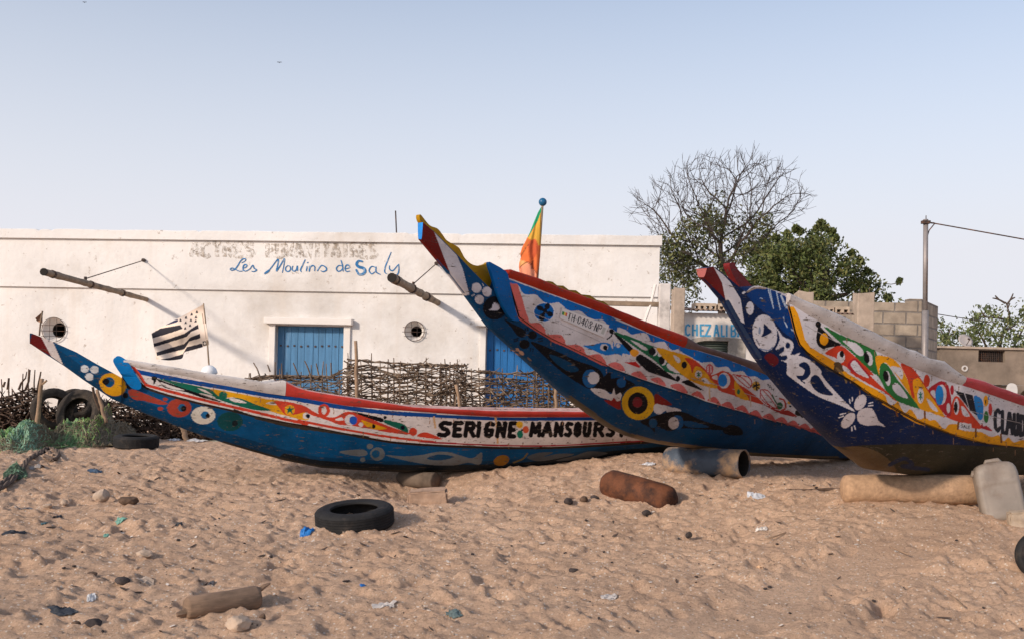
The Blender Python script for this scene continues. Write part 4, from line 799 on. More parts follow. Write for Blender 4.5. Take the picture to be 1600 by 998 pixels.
A = hat(1052, 488); B = hat(1322, 492); w0 = hat(1086, 531); w1 = hat(1139, 556)
mb = MB(); R4 = lambda x0, x1, za, zb: [Vector((x0, HYY, za)), Vector((x1, HYY, za)), Vector((x1, HYY, zb)), Vector((x0, HYY, zb))]
M_hut = mat('hut_plaster', (.66, .62, .58), .9, .12, 4, .4, 20, col2=(.42, .37, .32), spot=(.58, .72)); mb.prism([R4(A.x, B.x, .3, A.z), R4(w0.x, w1.x, w1.z, w0.z)], (0, .2, 0)); mb.build('front_wall', M_hut, hut)
mb = MB(); mb.box((A.x + .1, HYY + 1.2, (A.z + .3) / 2), (.2, 2.0, A.z - .3)); mb.build('side_wall', M_hut, hut); mb = MB(); mb.box((B.x - .1, HYY + 1.2, (A.z + .3) / 2), (.2, 2.0, A.z - .3)); mb.build('side_wall', M_hut, hut)
M_tin = mat('rusted_corrugated_sheet', (.20, .13, .10), .7, .35, 6, .3, 30, col2=(.10, .06, .045), spot=(.5, .62)); n = 240; X = np.linspace(A.x - .03, B.x + .08, n); top = A.z + .03
G = np.stack([np.stack([X, np.full(n, HYY - .16), top + .014 * np.sin(X * 2 * math.pi / .075)], -1), np.stack([X, np.full(n, HYY + 2.4), top + .22 + .014 * np.sin(X * 2 * math.pi / .075)], -1)], 1); link('roof_sheet', grid_mesh('roof_sheet', G), M_tin, hut)
M_cem = mat('bare_cement', (.24, .215, .19), .95, .25, 8, .5, 30, col2=(.4, .36, .31), spot=(.5, .62)); mb = MB(); mb.prism([[hat(x, y, .006) for x, y in smooth(pts('1139,531 1152,528 1164,532 1165,548 1163,566 1150,570 1138,564'), True, 3)]], (0, .004, 0)); mb.build('cement_patch', M_cem, hut)
mb = MB(); mb.prism([[hat(x, y, .008) for x, y in smooth(pts('1080,530 1100,526 1140,527 1142,532 1100,532 1082,536'), True, 3)]], (0, .004, 0)); mb.build('cement_edge', M_cem, hut)
wn = MB(); wn.box(((w0.x + w1.x) / 2, HYY + .16, (w0.z + w1.z) / 2), (w1.x - w0.x + .05, .03, w0.z - w1.z + .05)); wn = wn.build('window', M_dark, hut)
mb = MB()
for i in range(6): mb.box(((w0.x + w1.x) / 2, HYY + .10, w1.z + (i + .5) / 6 * (w0.z - w1.z)), (w1.x - w0.x - .01, .05, .012), Matrix.Rotation(.6, 3, 'X'))
mb.build('louvre', mat('green_grey_louvre', (.10, .12, .10), .6, .2, 9, 0), wn)
CH = []; xs = [(1071, 1078), (1082, 1089.5), (1094, 1099.5), (1102, 1110), (1116, 1123), (1127, 1132), (1134, 1137), (1142, 1150), (1153, 1161), (1164, 1171), (1174, 1182)]
mb = MB(); kx = 0
for ch, (xa, xb) in zip('CHEZALIBABA', xs):
    for st in FONT[ch]:
        q = np.array([[xa + u * (xb - xa), 506.5 + (xa - 1070) * .02 + v * 17.5] for u, v in st]); n = len(q); kx += .0002
        for i in range(n - 1):
            t = q[i + 1] - q[i]; t = t / (np.hypot(*t) + 1e-9); nx = np.array([-t[1], t[0]]) * 1.35; a, b = q[i] - t * .8, q[i + 1] + t * .8; kx += .00004
            mb.add([hat(*(a + nx), .006 + kx), hat(*(b + nx), .006 + kx), hat(*(b - nx), .006 + kx), hat(*(a - nx), .006 + kx)], [(0, 1, 2, 3)])
mb.build('painted_lettering', mat('sky_blue_letter_paint', (.06, .30, .52), .7, .25, 20, 0), hut)
M_blk = mat('hollow_block', (.46, .36, .27), .95, .2, 8, .5, 30, col2=(.3, .23, .18), spot=(.55, .7))
hb = None
for k, (x0, x1, yy) in enumerate(((1082, 1117, 486), (1120, 1141, 487), (1276, 1300, 489), (1302, 1324, 490))):
    a = at(x0, yy, HYY + .1); b = at(x1, yy, HYY + .1); L = b.x - a.x; H = .105; o = thing('hollow_block', ['hollow cement block lying on hut roof above the first letters', 'broken hollow block on the hut roof beside a longer block', 'pale hollow block on the roof edge behind the nearest boat', 'pale hollow block at the right end of the hut roof'][k], 'cement block', (a.x + L / 2, HYY + .1, a.z)); mb = MB()
    nh = max(2, int(L / .075)); holes = [[Vector((a.x + L * (i + .22) / nh, HYY, top + .075)), Vector((a.x + L * (i + .78) / nh, HYY, top + .075)), Vector((a.x + L * (i + .78) / nh, HYY, top + .03)), Vector((a.x + L * (i + .22) / nh, HYY, top + .03))] for i in range(nh)]
    mb.prism([[Vector((a.x, HYY, top + .014)), Vector((b.x, HYY, top + .014)), Vector((b.x, HYY, top + .014 + H)), Vector((a.x, HYY, top + .014 + H))]] + holes, (0, .2, 0)); mb.build('shell', M_blk, o)
# block wall
M_brick = bpy.data.materials.new('cement_block_masonry'); M_brick.use_nodes = True; t = M_brick.node_tree; b = t.nodes['Principled BSDF']; b.inputs['Roughness'].default_value = .95
br = t.nodes.new('ShaderNodeTexBrick'); br.inputs['Color1'].default_value = (.41, .335, .255, 1); br.inputs['Color2'].default_value = (.31, .25, .195, 1); br.inputs['Mortar'].default_value = (.22, .19, .165, 1)
br.inputs['Scale'].default_value = 1; br.inputs['Brick Width'].default_value = .40; br.inputs['Row Height'].default_value = .205; br.inputs['Mortar Size'].default_value = .016; br.inputs['Mortar Smooth'].default_value = .4
tcx = t.nodes.new('ShaderNodeTexCoord'); spx = t.nodes.new('ShaderNodeSeparateXYZ'); cbx = t.nodes.new('ShaderNodeCombineXYZ'); adx = t.nodes.new('ShaderNodeMath'); adx.operation = 'ADD'
nz = t.nodes.new('ShaderNodeTexNoise'); nz.inputs['Scale'].default_value = 7; nz.inputs['Detail'].default_value = 6; t.links.new(tcx.outputs['Object'], nz.inputs['Vector'])
t.links.new(tcx.outputs['Object'], spx.inputs[0]); t.links.new(spx.outputs[0], adx.inputs[0]); t.links.new(spx.outputs[1], adx.inputs[1]); t.links.new(adx.outputs[0], cbx.inputs[0]); t.links.new(spx.outputs[2], cbx.inputs[1]); 
va = t.nodes.new('ShaderNodeVectorMath'); va.operation = 'MULTIPLY_ADD'; va.inputs[1].default_value = (.03, .03, .03); t.links.new(nz.outputs['Color'], va.inputs[0]); t.links.new(cbx.outputs[0], va.inputs[2]); t.links.new(va.outputs[0], br.inputs['Vector'])
mm = t.nodes.new('ShaderNodeMixRGB'); mm.blend_type = 'MULTIPLY'; mm.inputs[0].default_value = .7; t.links.new(br.outputs[0], mm.inputs[1]); t.links.new(nz.outputs[0], mm.inputs[2])
mg = t.nodes.new('ShaderNodeVectorMath'); mg.operation = 'SCALE'; mg.inputs['Scale'].default_value = 1.45; t.links.new(mm.outputs[0], mg.inputs[0]); t.links.new(mg.outputs[0], b.inputs['Base Color'])
bp = t.nodes.new('ShaderNodeBump'); bp.inputs['Distance'].default_value = .02; bp.inputs['Strength'].default_value = .8; sb_ = t.nodes.new('ShaderNodeMath'); sb_.operation = 'SUBTRACT'; t.links.new(nz.outputs[0], sb_.inputs[0]); t.links.new(br.outputs['Fac'], sb_.inputs[1]); t.links.new(sb_.outputs[0], bp.inputs['Height']); t.links.new(bp.outputs[0], b.inputs['Normal'])
bw = thing('block_wall', 'grey cement block wall, unplastered, stepped up at its right end', 'wall', at(1320, 640, 17.2)); A = at(1155, 470, 17.2); B = at(1440, 472, 17.2); Cc = at(1421, 457 + 10, 17.2); zt_ = at(1360, 472, 17.2).z
mb = MB(); mb.prism([[Vector((A.x, 17.2, .3)), Vector((B.x, 17.2, .3)), Vector((B.x, 17.2, Cc.z)), Vector((Cc.x, 17.2, Cc.z)), Vector((Cc.x, 17.2, zt_)), Vector((A.x, 17.2, zt_))]], (0, .2, 0)); mb.build('wall', M_brick, bw)
E_ = at(1466, 469, 18.6); mb = MB(); mb.prism([[Vector((B.x + .002, 17.2, .3)), Vector((E_.x, 18.6, .3)), Vector((E_.x, 18.6, Cc.z)), Vector((B.x + .002, 17.2, Cc.z))]], (-.2, .02, 0)); mb.build('return_wall', M_brick, bw)
# house on the right
hs = thing('flat_roofed_house', 'low ochre house with flat roof, dark porch and grilled opening', 'house', at(1560, 660, 21)); YH = 21.0; M_och = mat('ochre_render', (.25, .195, .15), .92, .2, 2.5, .4, 18, col2=(.14, .11, .085), spot=(.52, .7))
x0 = at(1468, 560, YH).x; x1 = at(1790, 560, YH).x; zp = at(1540, 545, YH).z; zs = at(1540, 600, YH).z; g0 = at(1529, 546.5, YH); g1 = at(1570, 565.5, YH)
P4 = lambda xa, xb, za, zb, Y: [Vector((xa, Y, za)), Vector((xb, Y, za)), Vector((xb, Y, zb)), Vector((xa, Y, zb))]
mb = MB(); mb.prism([P4(x0, x1, zs, zp, YH), P4(g0.x, g1.x, g1.z, g0.z, YH)], (0, .18, 0)); mb.build('parapet', M_och, hs)
mb = MB(); mb.box(((x0 + x1) / 2 - .02, YH + 2, zp + .025), (x1 - x0 + .12, 4.1, .045)); mb.build('coping', M_conc, hs)
mb = MB(); mb.box(((x0 + x1) / 2, YH + 1.7, zs - .052), (x1 - x0, 3.2, .1)); mb.build('porch_slab', M_och, hs)
mb = MB(); mb.box(((x0 + x1) / 2, YH + 1.3, zs / 2), (x1 - x0, .2, zs - .11)); mb.build('back_wall', M_och, hs)
mb = MB(); mb.box((x0 + .1, YH + 1.0, zs / 2), (.2, 1.9, zs - .12)); mb.build('side_wall', M_och, hs)
xp = at(1592, 610, YH).x; mb = MB(); arch = []
for i in range(13): a_ = math.pi / 2 * i / 12; arch.append(Vector((xp + .28 - .30 * math.cos(a_) , YH, zs - .35 + .30 * math.sin(a_))))
mb.prism([[Vector((xp - .12, YH, zs - .003)), Vector((xp - .12, YH, .4)), Vector((xp - .02, YH, .4))] + arch + [Vector((xp + .28, YH, zs - .003))]], (0, .25, 0)); mb.build('porch_arch', M_och, hs)
gr = MB(); gr.box(((g0.x + g1.x) / 2, YH + .16, (g0.z + g1.z) / 2), (g1.x - g0.x + .04, .02, g0.z - g1.z + .04)); gr = gr.build('opening', M_dark, hs); mb = MB()
for i in range(14): mb.box((g0.x + (i + .5) / 14 * (g1.x - g0.x), YH + .08, (g0.z + g1.z) / 2), (.012, .012, g0.z - g1.z))
for i in range(6): mb.box(((g0.x + g1.x) / 2, YH + .095, g1.z + (i + .5) / 6 * (g0.z - g1.z)), (g1.x - g0.x, .012, .012))
mb.build('grille', M_iron, gr)
pq = at(1507, 575, YH); mb = MB(); mb.lathe([(.035, -.16), (.065, -.16), (.065, .02), (.035, .02)], 14, Matrix.Translation((pq.x, YH, pq.z)) @ Matrix.Rotation(math.pi / 2, 4, 'X'), closed=True); mb.build('drain_pipe', M_wconc, hs)
# dish
ds = thing('satellite_dish', 'tilted white satellite dish on the flat roof edge', 'satellite dish', at(1506, 546, YH + .1)); c = at(1507.5, 533, YH + .1); M_dish = mat('dish_paint', (.40, .36, .34), .5, .1, 8, 0)
Mx = Matrix.Translation(c) @ Euler((math.radians(58), 0, math.radians(6))).to_matrix().to_4x4(); mb = MB(); mb.lathe([(.001, .0), (.06, .004), (.11, .016), (.158, .034), (.16, .04), (.11, .022), (.06, .01), (.001, .006)], 26, Mx); mb.build('reflector', M_dish, ds, True)
mb = MB(); mb.tube([c + Vector((0, .03, -.02)), Vector((c.x, c.y + .06, zp + .03))], .018, 6); mb.build('mast', M_iron, ds); mb = MB(); mb.tube([c + Vector((.0, -.02, -.12)), c + Vector((0, -.22, .03))], .008, 5); mb.tube([c + Vector((0, -.22, .03)), c + Vector((0, -.16, .05))], .02, 6); mb.build('feed_arm', M_iron, ds)
# pole with cable
up = thing('utility_pole', 'slim grey metal utility pole in front of the block wall', 'utility pole', at(1445, 640, 16.6)); YP = 16.6; P0 = at(1444.5, 640, YP); P1 = at(1446.5, 343, YP); M_gal = mat('galvanised_pole', (.28, .25, .24), .5, .15, 8, .1, 30, metal=.3)
Pj = P0.lerp(P1, .52); mb = MB(); mb.tube([P0, Pj], .052, 10); mb.tube([Pj, P1], .040, 10); mb.build('mast', M_gal, up, True)
mb = MB(); mb.box(at(1446.5, 347.5, YP - .02), (.13, .09, .05)); mb.tube([at(1448, 348, YP), at(1460, 349, YP)], .014, 5); mb.build('bracket', M_iron, up)
mb = MB(); mb.tube([at(1461, 349, YP), at(1452, 360, YP), at(1449.5, 368, YP), at(1448.5, 440, YP - .05), at(1448, 470, YP - .05)], .010, 5); mb.tube([at(1447, 345, YP), at(1447, 337, YP)], .008, 5); mb.build('drop_wire', M_iron, up)
cb = MB(); cb.tube([at(1458 + i * 12, 349 + (i * 12) * .176 + .00001 * (i * 12) ** 2, YP - i * .04) for i in range(26)], .011, 5); tag(cb.build('power_cable', M_iron), 'thick black cable running from the pole top to the right edge', 'cable')
cb = MB(); cb.tube([at(1466 + i * 8, 491 + 3.2 * math.sin(i * .13) + i * .9, 18.6 + i * .25) for i in range(12)], .008, 4); tag(cb.build('power_cable', M_iron), 'thin sagging wire from the block wall towards the sparse tree', 'cable')
# ================================================================== wattle fences
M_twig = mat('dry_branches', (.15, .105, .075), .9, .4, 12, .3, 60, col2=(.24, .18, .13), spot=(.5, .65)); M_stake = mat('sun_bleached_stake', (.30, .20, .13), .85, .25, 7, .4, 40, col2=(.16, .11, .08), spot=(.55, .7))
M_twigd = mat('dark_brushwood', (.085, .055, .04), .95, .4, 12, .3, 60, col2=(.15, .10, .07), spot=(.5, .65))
def fence_panel(line, rows_px, stake_px, name, fence, mt, r=.0075, messy=.02, Y0=14.0, gapseed=1, stk=(8, 22), dens=1.0):
    """line: (px, top py) knots; the panel hangs between the sand and that top edge"""
    rs = np.random.RandomState(gapseed); kx = np.array([k[0] for k in line], float); kt = np.array([k[1] for k in line], float); x0, x1 = kx[0], kx[-1]; mb = MB()
    bot = lambda px: 692.0
    yt = lambda px: np.interp(px, kx, kt); py = kt.min()
    while py < 690:
        px = x0 + rs.uniform(-20, 0)
        while px < x1:
            L = rs.uniform(45, 150); n = 9; xs_ = np.linspace(max(px, x0 - 3), min(px + L, x1 + rs.uniform(0, 5)), n); a = rs.uniform(-.035, .035) * messy * 50; ph = rs.uniform(0, 6)
            off_ = rs.uniform(-4, 4) * messy * 40
            if rs.rand() < dens:
                P = []
                for i, X in enumerate(xs_):
                    Yv = py + off_ + a * (X - xs_[0]) + 2.3 * math.sin(i * 1.3 + ph)
                    top_ = yt(X)
                    if Yv < top_ - 1: Yv = top_ + rs.uniform(-1, 2)
                    P.append(at(X, Yv + rs.normal() * .8, Y0 + .035 * math.sin(i * 2.2 + ph) + rs.uniform(-.03, .03)))
                mb.tube(P, np.linspace(r, r * .55, n) * rs.uniform(.7, 1.4), 4, cap=False)
            px += L * rs.uniform(.55, .95)
        py += rows_px
    px = x0
    while px < x1:
        t = yt(px) - rs.uniform(*stk) * (1 if rs.rand() < .7 else .3); l = rs.uniform(-5, 5); P = [at(px + l * (1 - i / 6) + rs.uniform(-1, 1), t + (694 - t) * i / 6, Y0 + rs.uniform(-.03, .03)) for i in range(7)]
        mb.tube(P, np.linspace(.007, .019, 7), 4); px += stake_px * rs.uniform(.7, 1.3)
    return mb.build(name, mt, fence)
def brush(poly_, n, Y0, seed, fence, mt):
    rs_ = np.random.RandomState(seed); P_ = pts(poly_); mb = MB()
    for _ in range(n):
        x = rs_.uniform(P_[:, 0].min(), P_[:, 0].max()); yt_ = np.interp(x, P_[:, 0], P_[:, 1]); y = rs_.uniform(yt_, 692); a = rs_.uniform(-1.1, 1.1); L_ = rs_.uniform(14, 46); c = rs_.normal() * 5
        Q = [at(x + L_ * (t - .5) * math.cos(a), max(y + L_ * (t - .5) * math.sin(a) + c * (t * (1 - t)) * 4 * .4, yt_ - 14), Y0 + rs_.uniform(-.15, .15)) for t in (0, .25, .5, .75, 1)]
        mb.tube(Q, [.010, .0095, .0085, .007, .004], 4, cap=False)
    return mb.build('brush_tangle', mt, fence)
def stake(pa, pb, Y, rad, fence, Yb=None):
    A = at(*pa, Y); B = at(*pb, Yb or Y); mb = MB(); n = 8; mb.tube([A.lerp(B, i / n) + Vector((random.uniform(-.008, .008), 0, 0)) for i in range(n + 1)], [rad * random.uniform(.85, 1.1) for _ in range(n + 1)], 8); return mb.build('post', M_stake, fence, True)
f1 = thing('wattle_fence', 'dark tangled brushwood fence at the left edge of the beach', 'fence', at(30, 690, 13.6))
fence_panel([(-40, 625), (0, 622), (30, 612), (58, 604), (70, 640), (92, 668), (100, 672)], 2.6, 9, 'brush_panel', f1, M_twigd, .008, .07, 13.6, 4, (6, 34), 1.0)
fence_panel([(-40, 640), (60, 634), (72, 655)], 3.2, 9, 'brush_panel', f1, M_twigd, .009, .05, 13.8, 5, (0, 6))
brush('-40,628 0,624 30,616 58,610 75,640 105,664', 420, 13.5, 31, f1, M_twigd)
stake((66, 591), (57, 678), 12.75, .030, f1); mb = MB(); mb.tube([at(66, 600, 12.73), at(73, 594, 12.7)], .014, 5); mb.build('post_branch', M_stake, f1)
mb = MB()
for p in ('30,607 33,598 40,590 42,580', '40,608 45,595 47,577', '58,612 60,600 64,580', '12,608 14,590', '5,604 8,596'): mb.tube([at(x, y, 13.6) for x, y in pts(p)], [.018, .014, .01, .007][:len(pts(p))], 5)
mb.build('branch_end', M_twigd, f1)
f2 = thing('wattle_fence', 'low dark brushwood fence in shade under the bow of the leftmost boat', 'fence', at(260, 695, 13.7))
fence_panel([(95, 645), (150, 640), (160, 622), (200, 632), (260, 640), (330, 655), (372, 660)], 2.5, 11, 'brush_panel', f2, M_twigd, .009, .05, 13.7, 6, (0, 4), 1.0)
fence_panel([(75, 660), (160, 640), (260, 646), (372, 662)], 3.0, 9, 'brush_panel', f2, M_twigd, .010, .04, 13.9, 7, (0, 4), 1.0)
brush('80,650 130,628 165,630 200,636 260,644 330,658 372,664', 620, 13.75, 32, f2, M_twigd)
stake((152, 608), (166, 660), 12.55, .024, f2); stake((286, 666), (292, 692), 13.4, .040, f2); mb = MB(); mb.tube([at(145, 604, 12.6), at(148, 620, 12.6), at(156, 640, 12.6)], .018, 5); mb.build('branch_end', M_twigd, f2)
f3 = thing('wattle_fence', 'open woven branch fence standing before the blue doors', 'fence', at(650, 692, 14.2))
fence_panel([(385, 592), (420, 587), (470, 587), (520, 588), (546, 570)], 2.8, 17, 'woven_panel', f3, M_twig, .010, .02, 14.2, 8, (8, 26))
fence_panel([(545, 561), (580, 563), (640, 568), (690, 570), (726, 570)], 3.1, 11, 'woven_panel', f3, M_twig, .0105, .034, 14.2, 9, (3, 12))
fence_panel([(545, 640), (730, 646)], 2.4, 13, 'woven_panel', f3, M_twig, .008, .03, 14.28, 10, (0, 3))
fence_panel([(724, 577), (760, 580), (820, 582), (870, 578), (905, 590), (950, 640)], 3.1, 13, 'woven_panel', f3, M_twig, .010, .034, 14.2, 11, (3, 12))
fence_panel([(840, 578), (866, 582)], 3.0, 9, 'woven_panel', f3, M_twig, .008, .03, 14.15, 12, (0, 6)); fence_panel([(690, 572), (728, 568)], 3.2, 8, 'woven_panel', f3, M_twig, .008, .03, 14.17, 13, (0, 6))
brush('390,596 470,592 545,588', 90, 14.2, 33, f3, M_twig); brush('545,566 640,572 726,574', 200, 14.22, 34, f3, M_twig); brush('726,582 820,586 870,582 905,594 945,640', 190, 14.22, 35, f3, M_twig)
stake((556, 532), (557, 660), 14.05, .026, f3); stake((713, 600), (722, 660), 14.0, .024, f3); stake((868, 604), (869, 660), 14.0, .024, f3)
mb = MB()
for p in ('349,592 352,598 358,604', '366,598 369,606', '372,602 375,610', '396,566 402,576 407,590', '418,569 422,580', '391,582 392,596', '440,567 441,590', '458,566 464,580 468,590', '476,563 482,576 486,590', '494,567 498,585', '517,566 518,588'): mb.tube([at(x, y, 14.15) for x, y in pts(p)], np.linspace(.008, .012, len(pts(p))), 4)
mb.build('branch_end', M_twig, f3)
# ================================================================== trees
def rot_about(v, k, a): return Matrix.Rotation(a, 3, k) @ v
def leaf_cloud(centers, n, size, seed, cols, flat=.7):
    rs = np.random.RandomState(seed); mb = MB()
    for i in range(n):
        c, r = centers[rs.randint(len(centers))]; d = rs.normal(size=3); d /= np.linalg.norm(d); k = rs.uniform(.25, 1) ** .5
        p = Vector(c) + Vector(d * r * k) * Vector((1, 1, flat)).length / 1.6; a = Vector(rs.normal(size=3)); a.z -= .35; a.normalize(); b = a.cross(Vector(rs.normal(size=3))).normalized(); s = size * rs.uniform(.6, 1.35)
        col = cols[rs.randint(len(cols))]; mb.add([p - a * s, p + b * s * .42, p + a * s, p - b * s * .42], [(0, 1, 2, 3)], col)
    return mb
M_leaf = mat('tree_leaves', (0, 0, 0), .55, .3, 2.0, 0, attr=True, spec=.25); M_bark = mat('grey_brown_bark', (.085, .062, .05), .95, .3, 6, .5, 30)
_tl = M_leaf.node_tree; _pl = _tl.nodes['Principled BSDF']; _pl.inputs['Subsurface Weight'].default_value = 0.0
# bare spreading tree
YT = 27.0; tr = thing('spreading_tree', 'wide almost leafless tree with spreading bare branches behind the hut', 'tree', at(1130, 660, YT)); trunk = MB(); twig = MB(); rs = np.random.RandomState(11)
env = np.array([(975, 325), (985, 298), (1010, 292), (1045, 262), (1080, 245), (1112, 226), (1150, 236), (1182, 231), (1212, 240), (1240, 255), (1255, 282), (1277, 290), (1266, 330), (1230, 348), (1200, 372), (1165, 405), (1128, 430), (1090, 415), (1050, 440), (1030, 440), (1020, 385), (998, 350)], float)
env = env + (np.array([1128, 430.]) - env) * .07
def inpoly(x, y):
    c_ = False
    for i in range(len(env)):
        a, b = env[i], env[(i + 1) % len(env)]
        if (a[1] > y) != (b[1] > y) and x < (b[0] - a[0]) * (y - a[1]) / (b[1] - a[1]) + a[0]: c_ = not c_
    return c_
AT = []
while len(AT) < 1500:
    x, y = rs.uniform(972, 1280), rs.uniform(224, 442)
    if inpoly(x, y) and rs.rand() < .35 + .65 * min(1, ((x - 1128) / 120) ** 2 + ((y - 430) / 170) ** 2): AT.append(at(x, y, YT + rs.uniform(-2.0, 2.0) * (1 - abs(x - 1128) / 200)))
AT = np.array([tuple(p) for p in AT]); base = at(1132, 640, YT); fork = at(1128, 440, YT); nodes = [np.array(base)]; par = [-1]; kk = 14
for i in range(1, kk + 1): nodes.append(np.array(base.lerp(fork, i / kk)) + np.array([.03 * math.sin(i), 0, 0])); par.append(i - 1)
STEP = .14; live = np.ones(len(AT), bool)
for it in range(130):
    N_ = np.array(nodes); A_ = AT[live]
    if not len(A_): break
    D_ = np.linalg.norm(A_[:, None] - N_[None], axis=2); nn_ = D_.argmin(1); dd_ = D_.min(1); ok = dd_ < 6.0; added = 0
    for k in np.unique(nn_[ok]):
        if k < kk - 3: continue
        v = (A_[ok & (nn_ == k)] - N_[k]); v = (v / np.linalg.norm(v, axis=1)[:, None]).sum(0); v = v / (np.linalg.norm(v) + 1e-9)
        if par[k] >= 0: t_ = N_[k] - N_[par[k]]; v = v + 1.1 * t_ / (np.linalg.norm(t_) + 1e-9)
        v = v + rs.normal(size=3) * .25; v /= np.linalg.norm(v); nodes.append(N_[k] + v * STEP); par.append(int(k)); added += 1
    N_ = np.array(nodes[-added:]) if added else N_
    if not added: break
    idx = np.where(live)[0]; D_ = np.linalg.norm(AT[idx][:, None] - N_[None], axis=2).min(1); live[idx[D_ < .24]] = False
nN = len(nodes); acc = np.zeros(nN); ch = [[] for _ in range(nN)]
for i in range(nN - 1, -1, -1):
    if acc[i] == 0: acc[i] = .0072 ** 2.08
    if par[i] >= 0: acc[par[i]] += acc[i]; ch[par[i]].append(i)
rad_ = np.minimum(acc ** (1 / 2.08), .30)
stack = [(0, None)]
while stack:
    i, pr = stack.pop(); P = [] if pr is None else [nodes[pr]]; R_2 = [] if pr is None else [min(rad_[pr], rad_[i] * 1.15)]
    while True:
        P.append(nodes[i]); R_2.append(rad_[i])
        if not ch[i]: break
        c_ = sorted(ch[i], key=lambda k: -acc[k]); stack += [(k, i) for k in c_[1:]]; i = c_[0]
    if len(P) > 1: R_2[-1] *= .45; (trunk if max(R_2) > .035 else twig).tube(P, R_2, 8 if max(R_2) > .1 else (5 if max(R_2) > .03 else 3), cap=False)
for i in range(kk, nN):
    if rad_[i] < .03:
        for j in range(2 if not ch[i] else (1 if rs.rand() < .5 else 0)):
            t_ = nodes[i] - nodes[par[i]]; d = Vector(t_).normalized() + Vector(rs.normal(size=3)) * (.35 if not ch[i] else .6) + Vector((0, 0, .15)); d.normalize(); p0 = Vector(nodes[i]); L_ = rs.uniform(.18, .5); m_ = p0 + d * L_ * .5 + Vector(rs.normal(size=3)) * .02; twig.tube([p0, m_, p0 + d * L_ + Vector((0, 0, .04))], [.0068, .0055, .003], 3, cap=False)
            if rs.rand() < .6: e = d + Vector(rs.normal(size=3)) * .5; e.normalize(); twig.tube([m_, m_ + e * L_ * .6], [.0055, .003], 3, cap=False)
trunk.build('trunk', M_bark, tr, False, False); twig.build('twigs', mat('bare_twigs', (.06, .046, .042), .95, .3, 5, 0), tr, False, False)
cen = [(at(x, y, YT + rs.uniform(-.9, .9)), rs.uniform(.28, .55)) for x, y in [(1050 + rs.uniform(-18, 30), rs.uniform(378, 470)) for _ in range(26)] + [(rs.uniform(1062, 1205), rs.uniform(345, 425)) for _ in range(34)] + [(rs.uniform(1085, 1180), rs.uniform(325, 365)) for _ in range(9)] + [(rs.uniform(1160, 1225), rs.uniform(370, 440)) for _ in range(10)]]
OL = [(.095, .105, .034), (.07, .085, .026), (.13, .135, .045), (.05, .06, .022), (.15, .14, .06)]
leaf_cloud(cen, 8000, .056, 5, OL).build('crown', M_leaf, tr, False, False)
# dense green tree
YD = 23.5; td = thing('leafy_tree', 'dense dark green rounded tree behind the block wall', 'tree', at(1285, 660, YD)); rs = np.random.RandomState(21)
prof_ = np.array([(1165, 440), (1175, 412), (1190, 388), (1215, 374), (1240, 368), (1262, 362), (1283, 352), (1300, 366), (1318, 385), (1330, 395), (1342, 412), (1362, 432), (1378, 450), (1388, 468), (1395, 478)], float); cen = []
while len(cen) < 260:
    x = rs.uniform(1166, 1392); y = rs.uniform(345, 540)
    if y > np.interp(x, prof_[:, 0], prof_[:, 1]) + 11: cen.append((at(x, y, YD + rs.uniform(-1.4, 1.2) * (1 - abs(x - 1280) / 170)), rs.uniform(.16, .42)))
for x, y in ((1283, 349), (1288, 356), (1277, 357), (1305, 372), (1331, 396), (1250, 362), (1243, 358), (1212, 372), (1230, 366), (1355, 425), (1344, 408), (1388, 466), (1300, 362)): cen += [(at(x, y, YD), .09)] * 3
DG = [(.078, .10, .028), (.058, .078, .023), (.10, .122, .034), (.045, .06, .02), (.125, .14, .045), (.15, .145, .05)]
leaf_cloud(cen, 30000, .055, 6, DG).build('crown', M_leaf, td, False, False)
mb = MB(); b0 = at(1285, 650, YD); b1_ = at(1284, 470, YD); mb.tube([b0, b1_], [.2, .13], 9)
for x, y in ((1210, 395), (1250, 380), (1283, 360), (1320, 400), (1350, 440), (1190, 420), (1300, 380)): mb.tube([b1_, b1_.lerp(at(x, y, YD), .5) + Vector((0, rs.uniform(-.3, .3), -.1)), at(x, y, YD)], [.09, .05, .012], 5)
mb.build('trunk', M_bark, td, False, False)
mb = MB(); tag(mb.tube([at(1380, 443, YD), at(1392, 444.5, YD), at(1401, 443, YD)], .009, 4).build('loose_branch', M_bark, td), None)
leaf_cloud([(at(1404, 441, YD), .085), (at(1406, 438, YD), .06)], 70, .06, 9, DG).build('leaf_tuft', M_leaf, td, False, False)
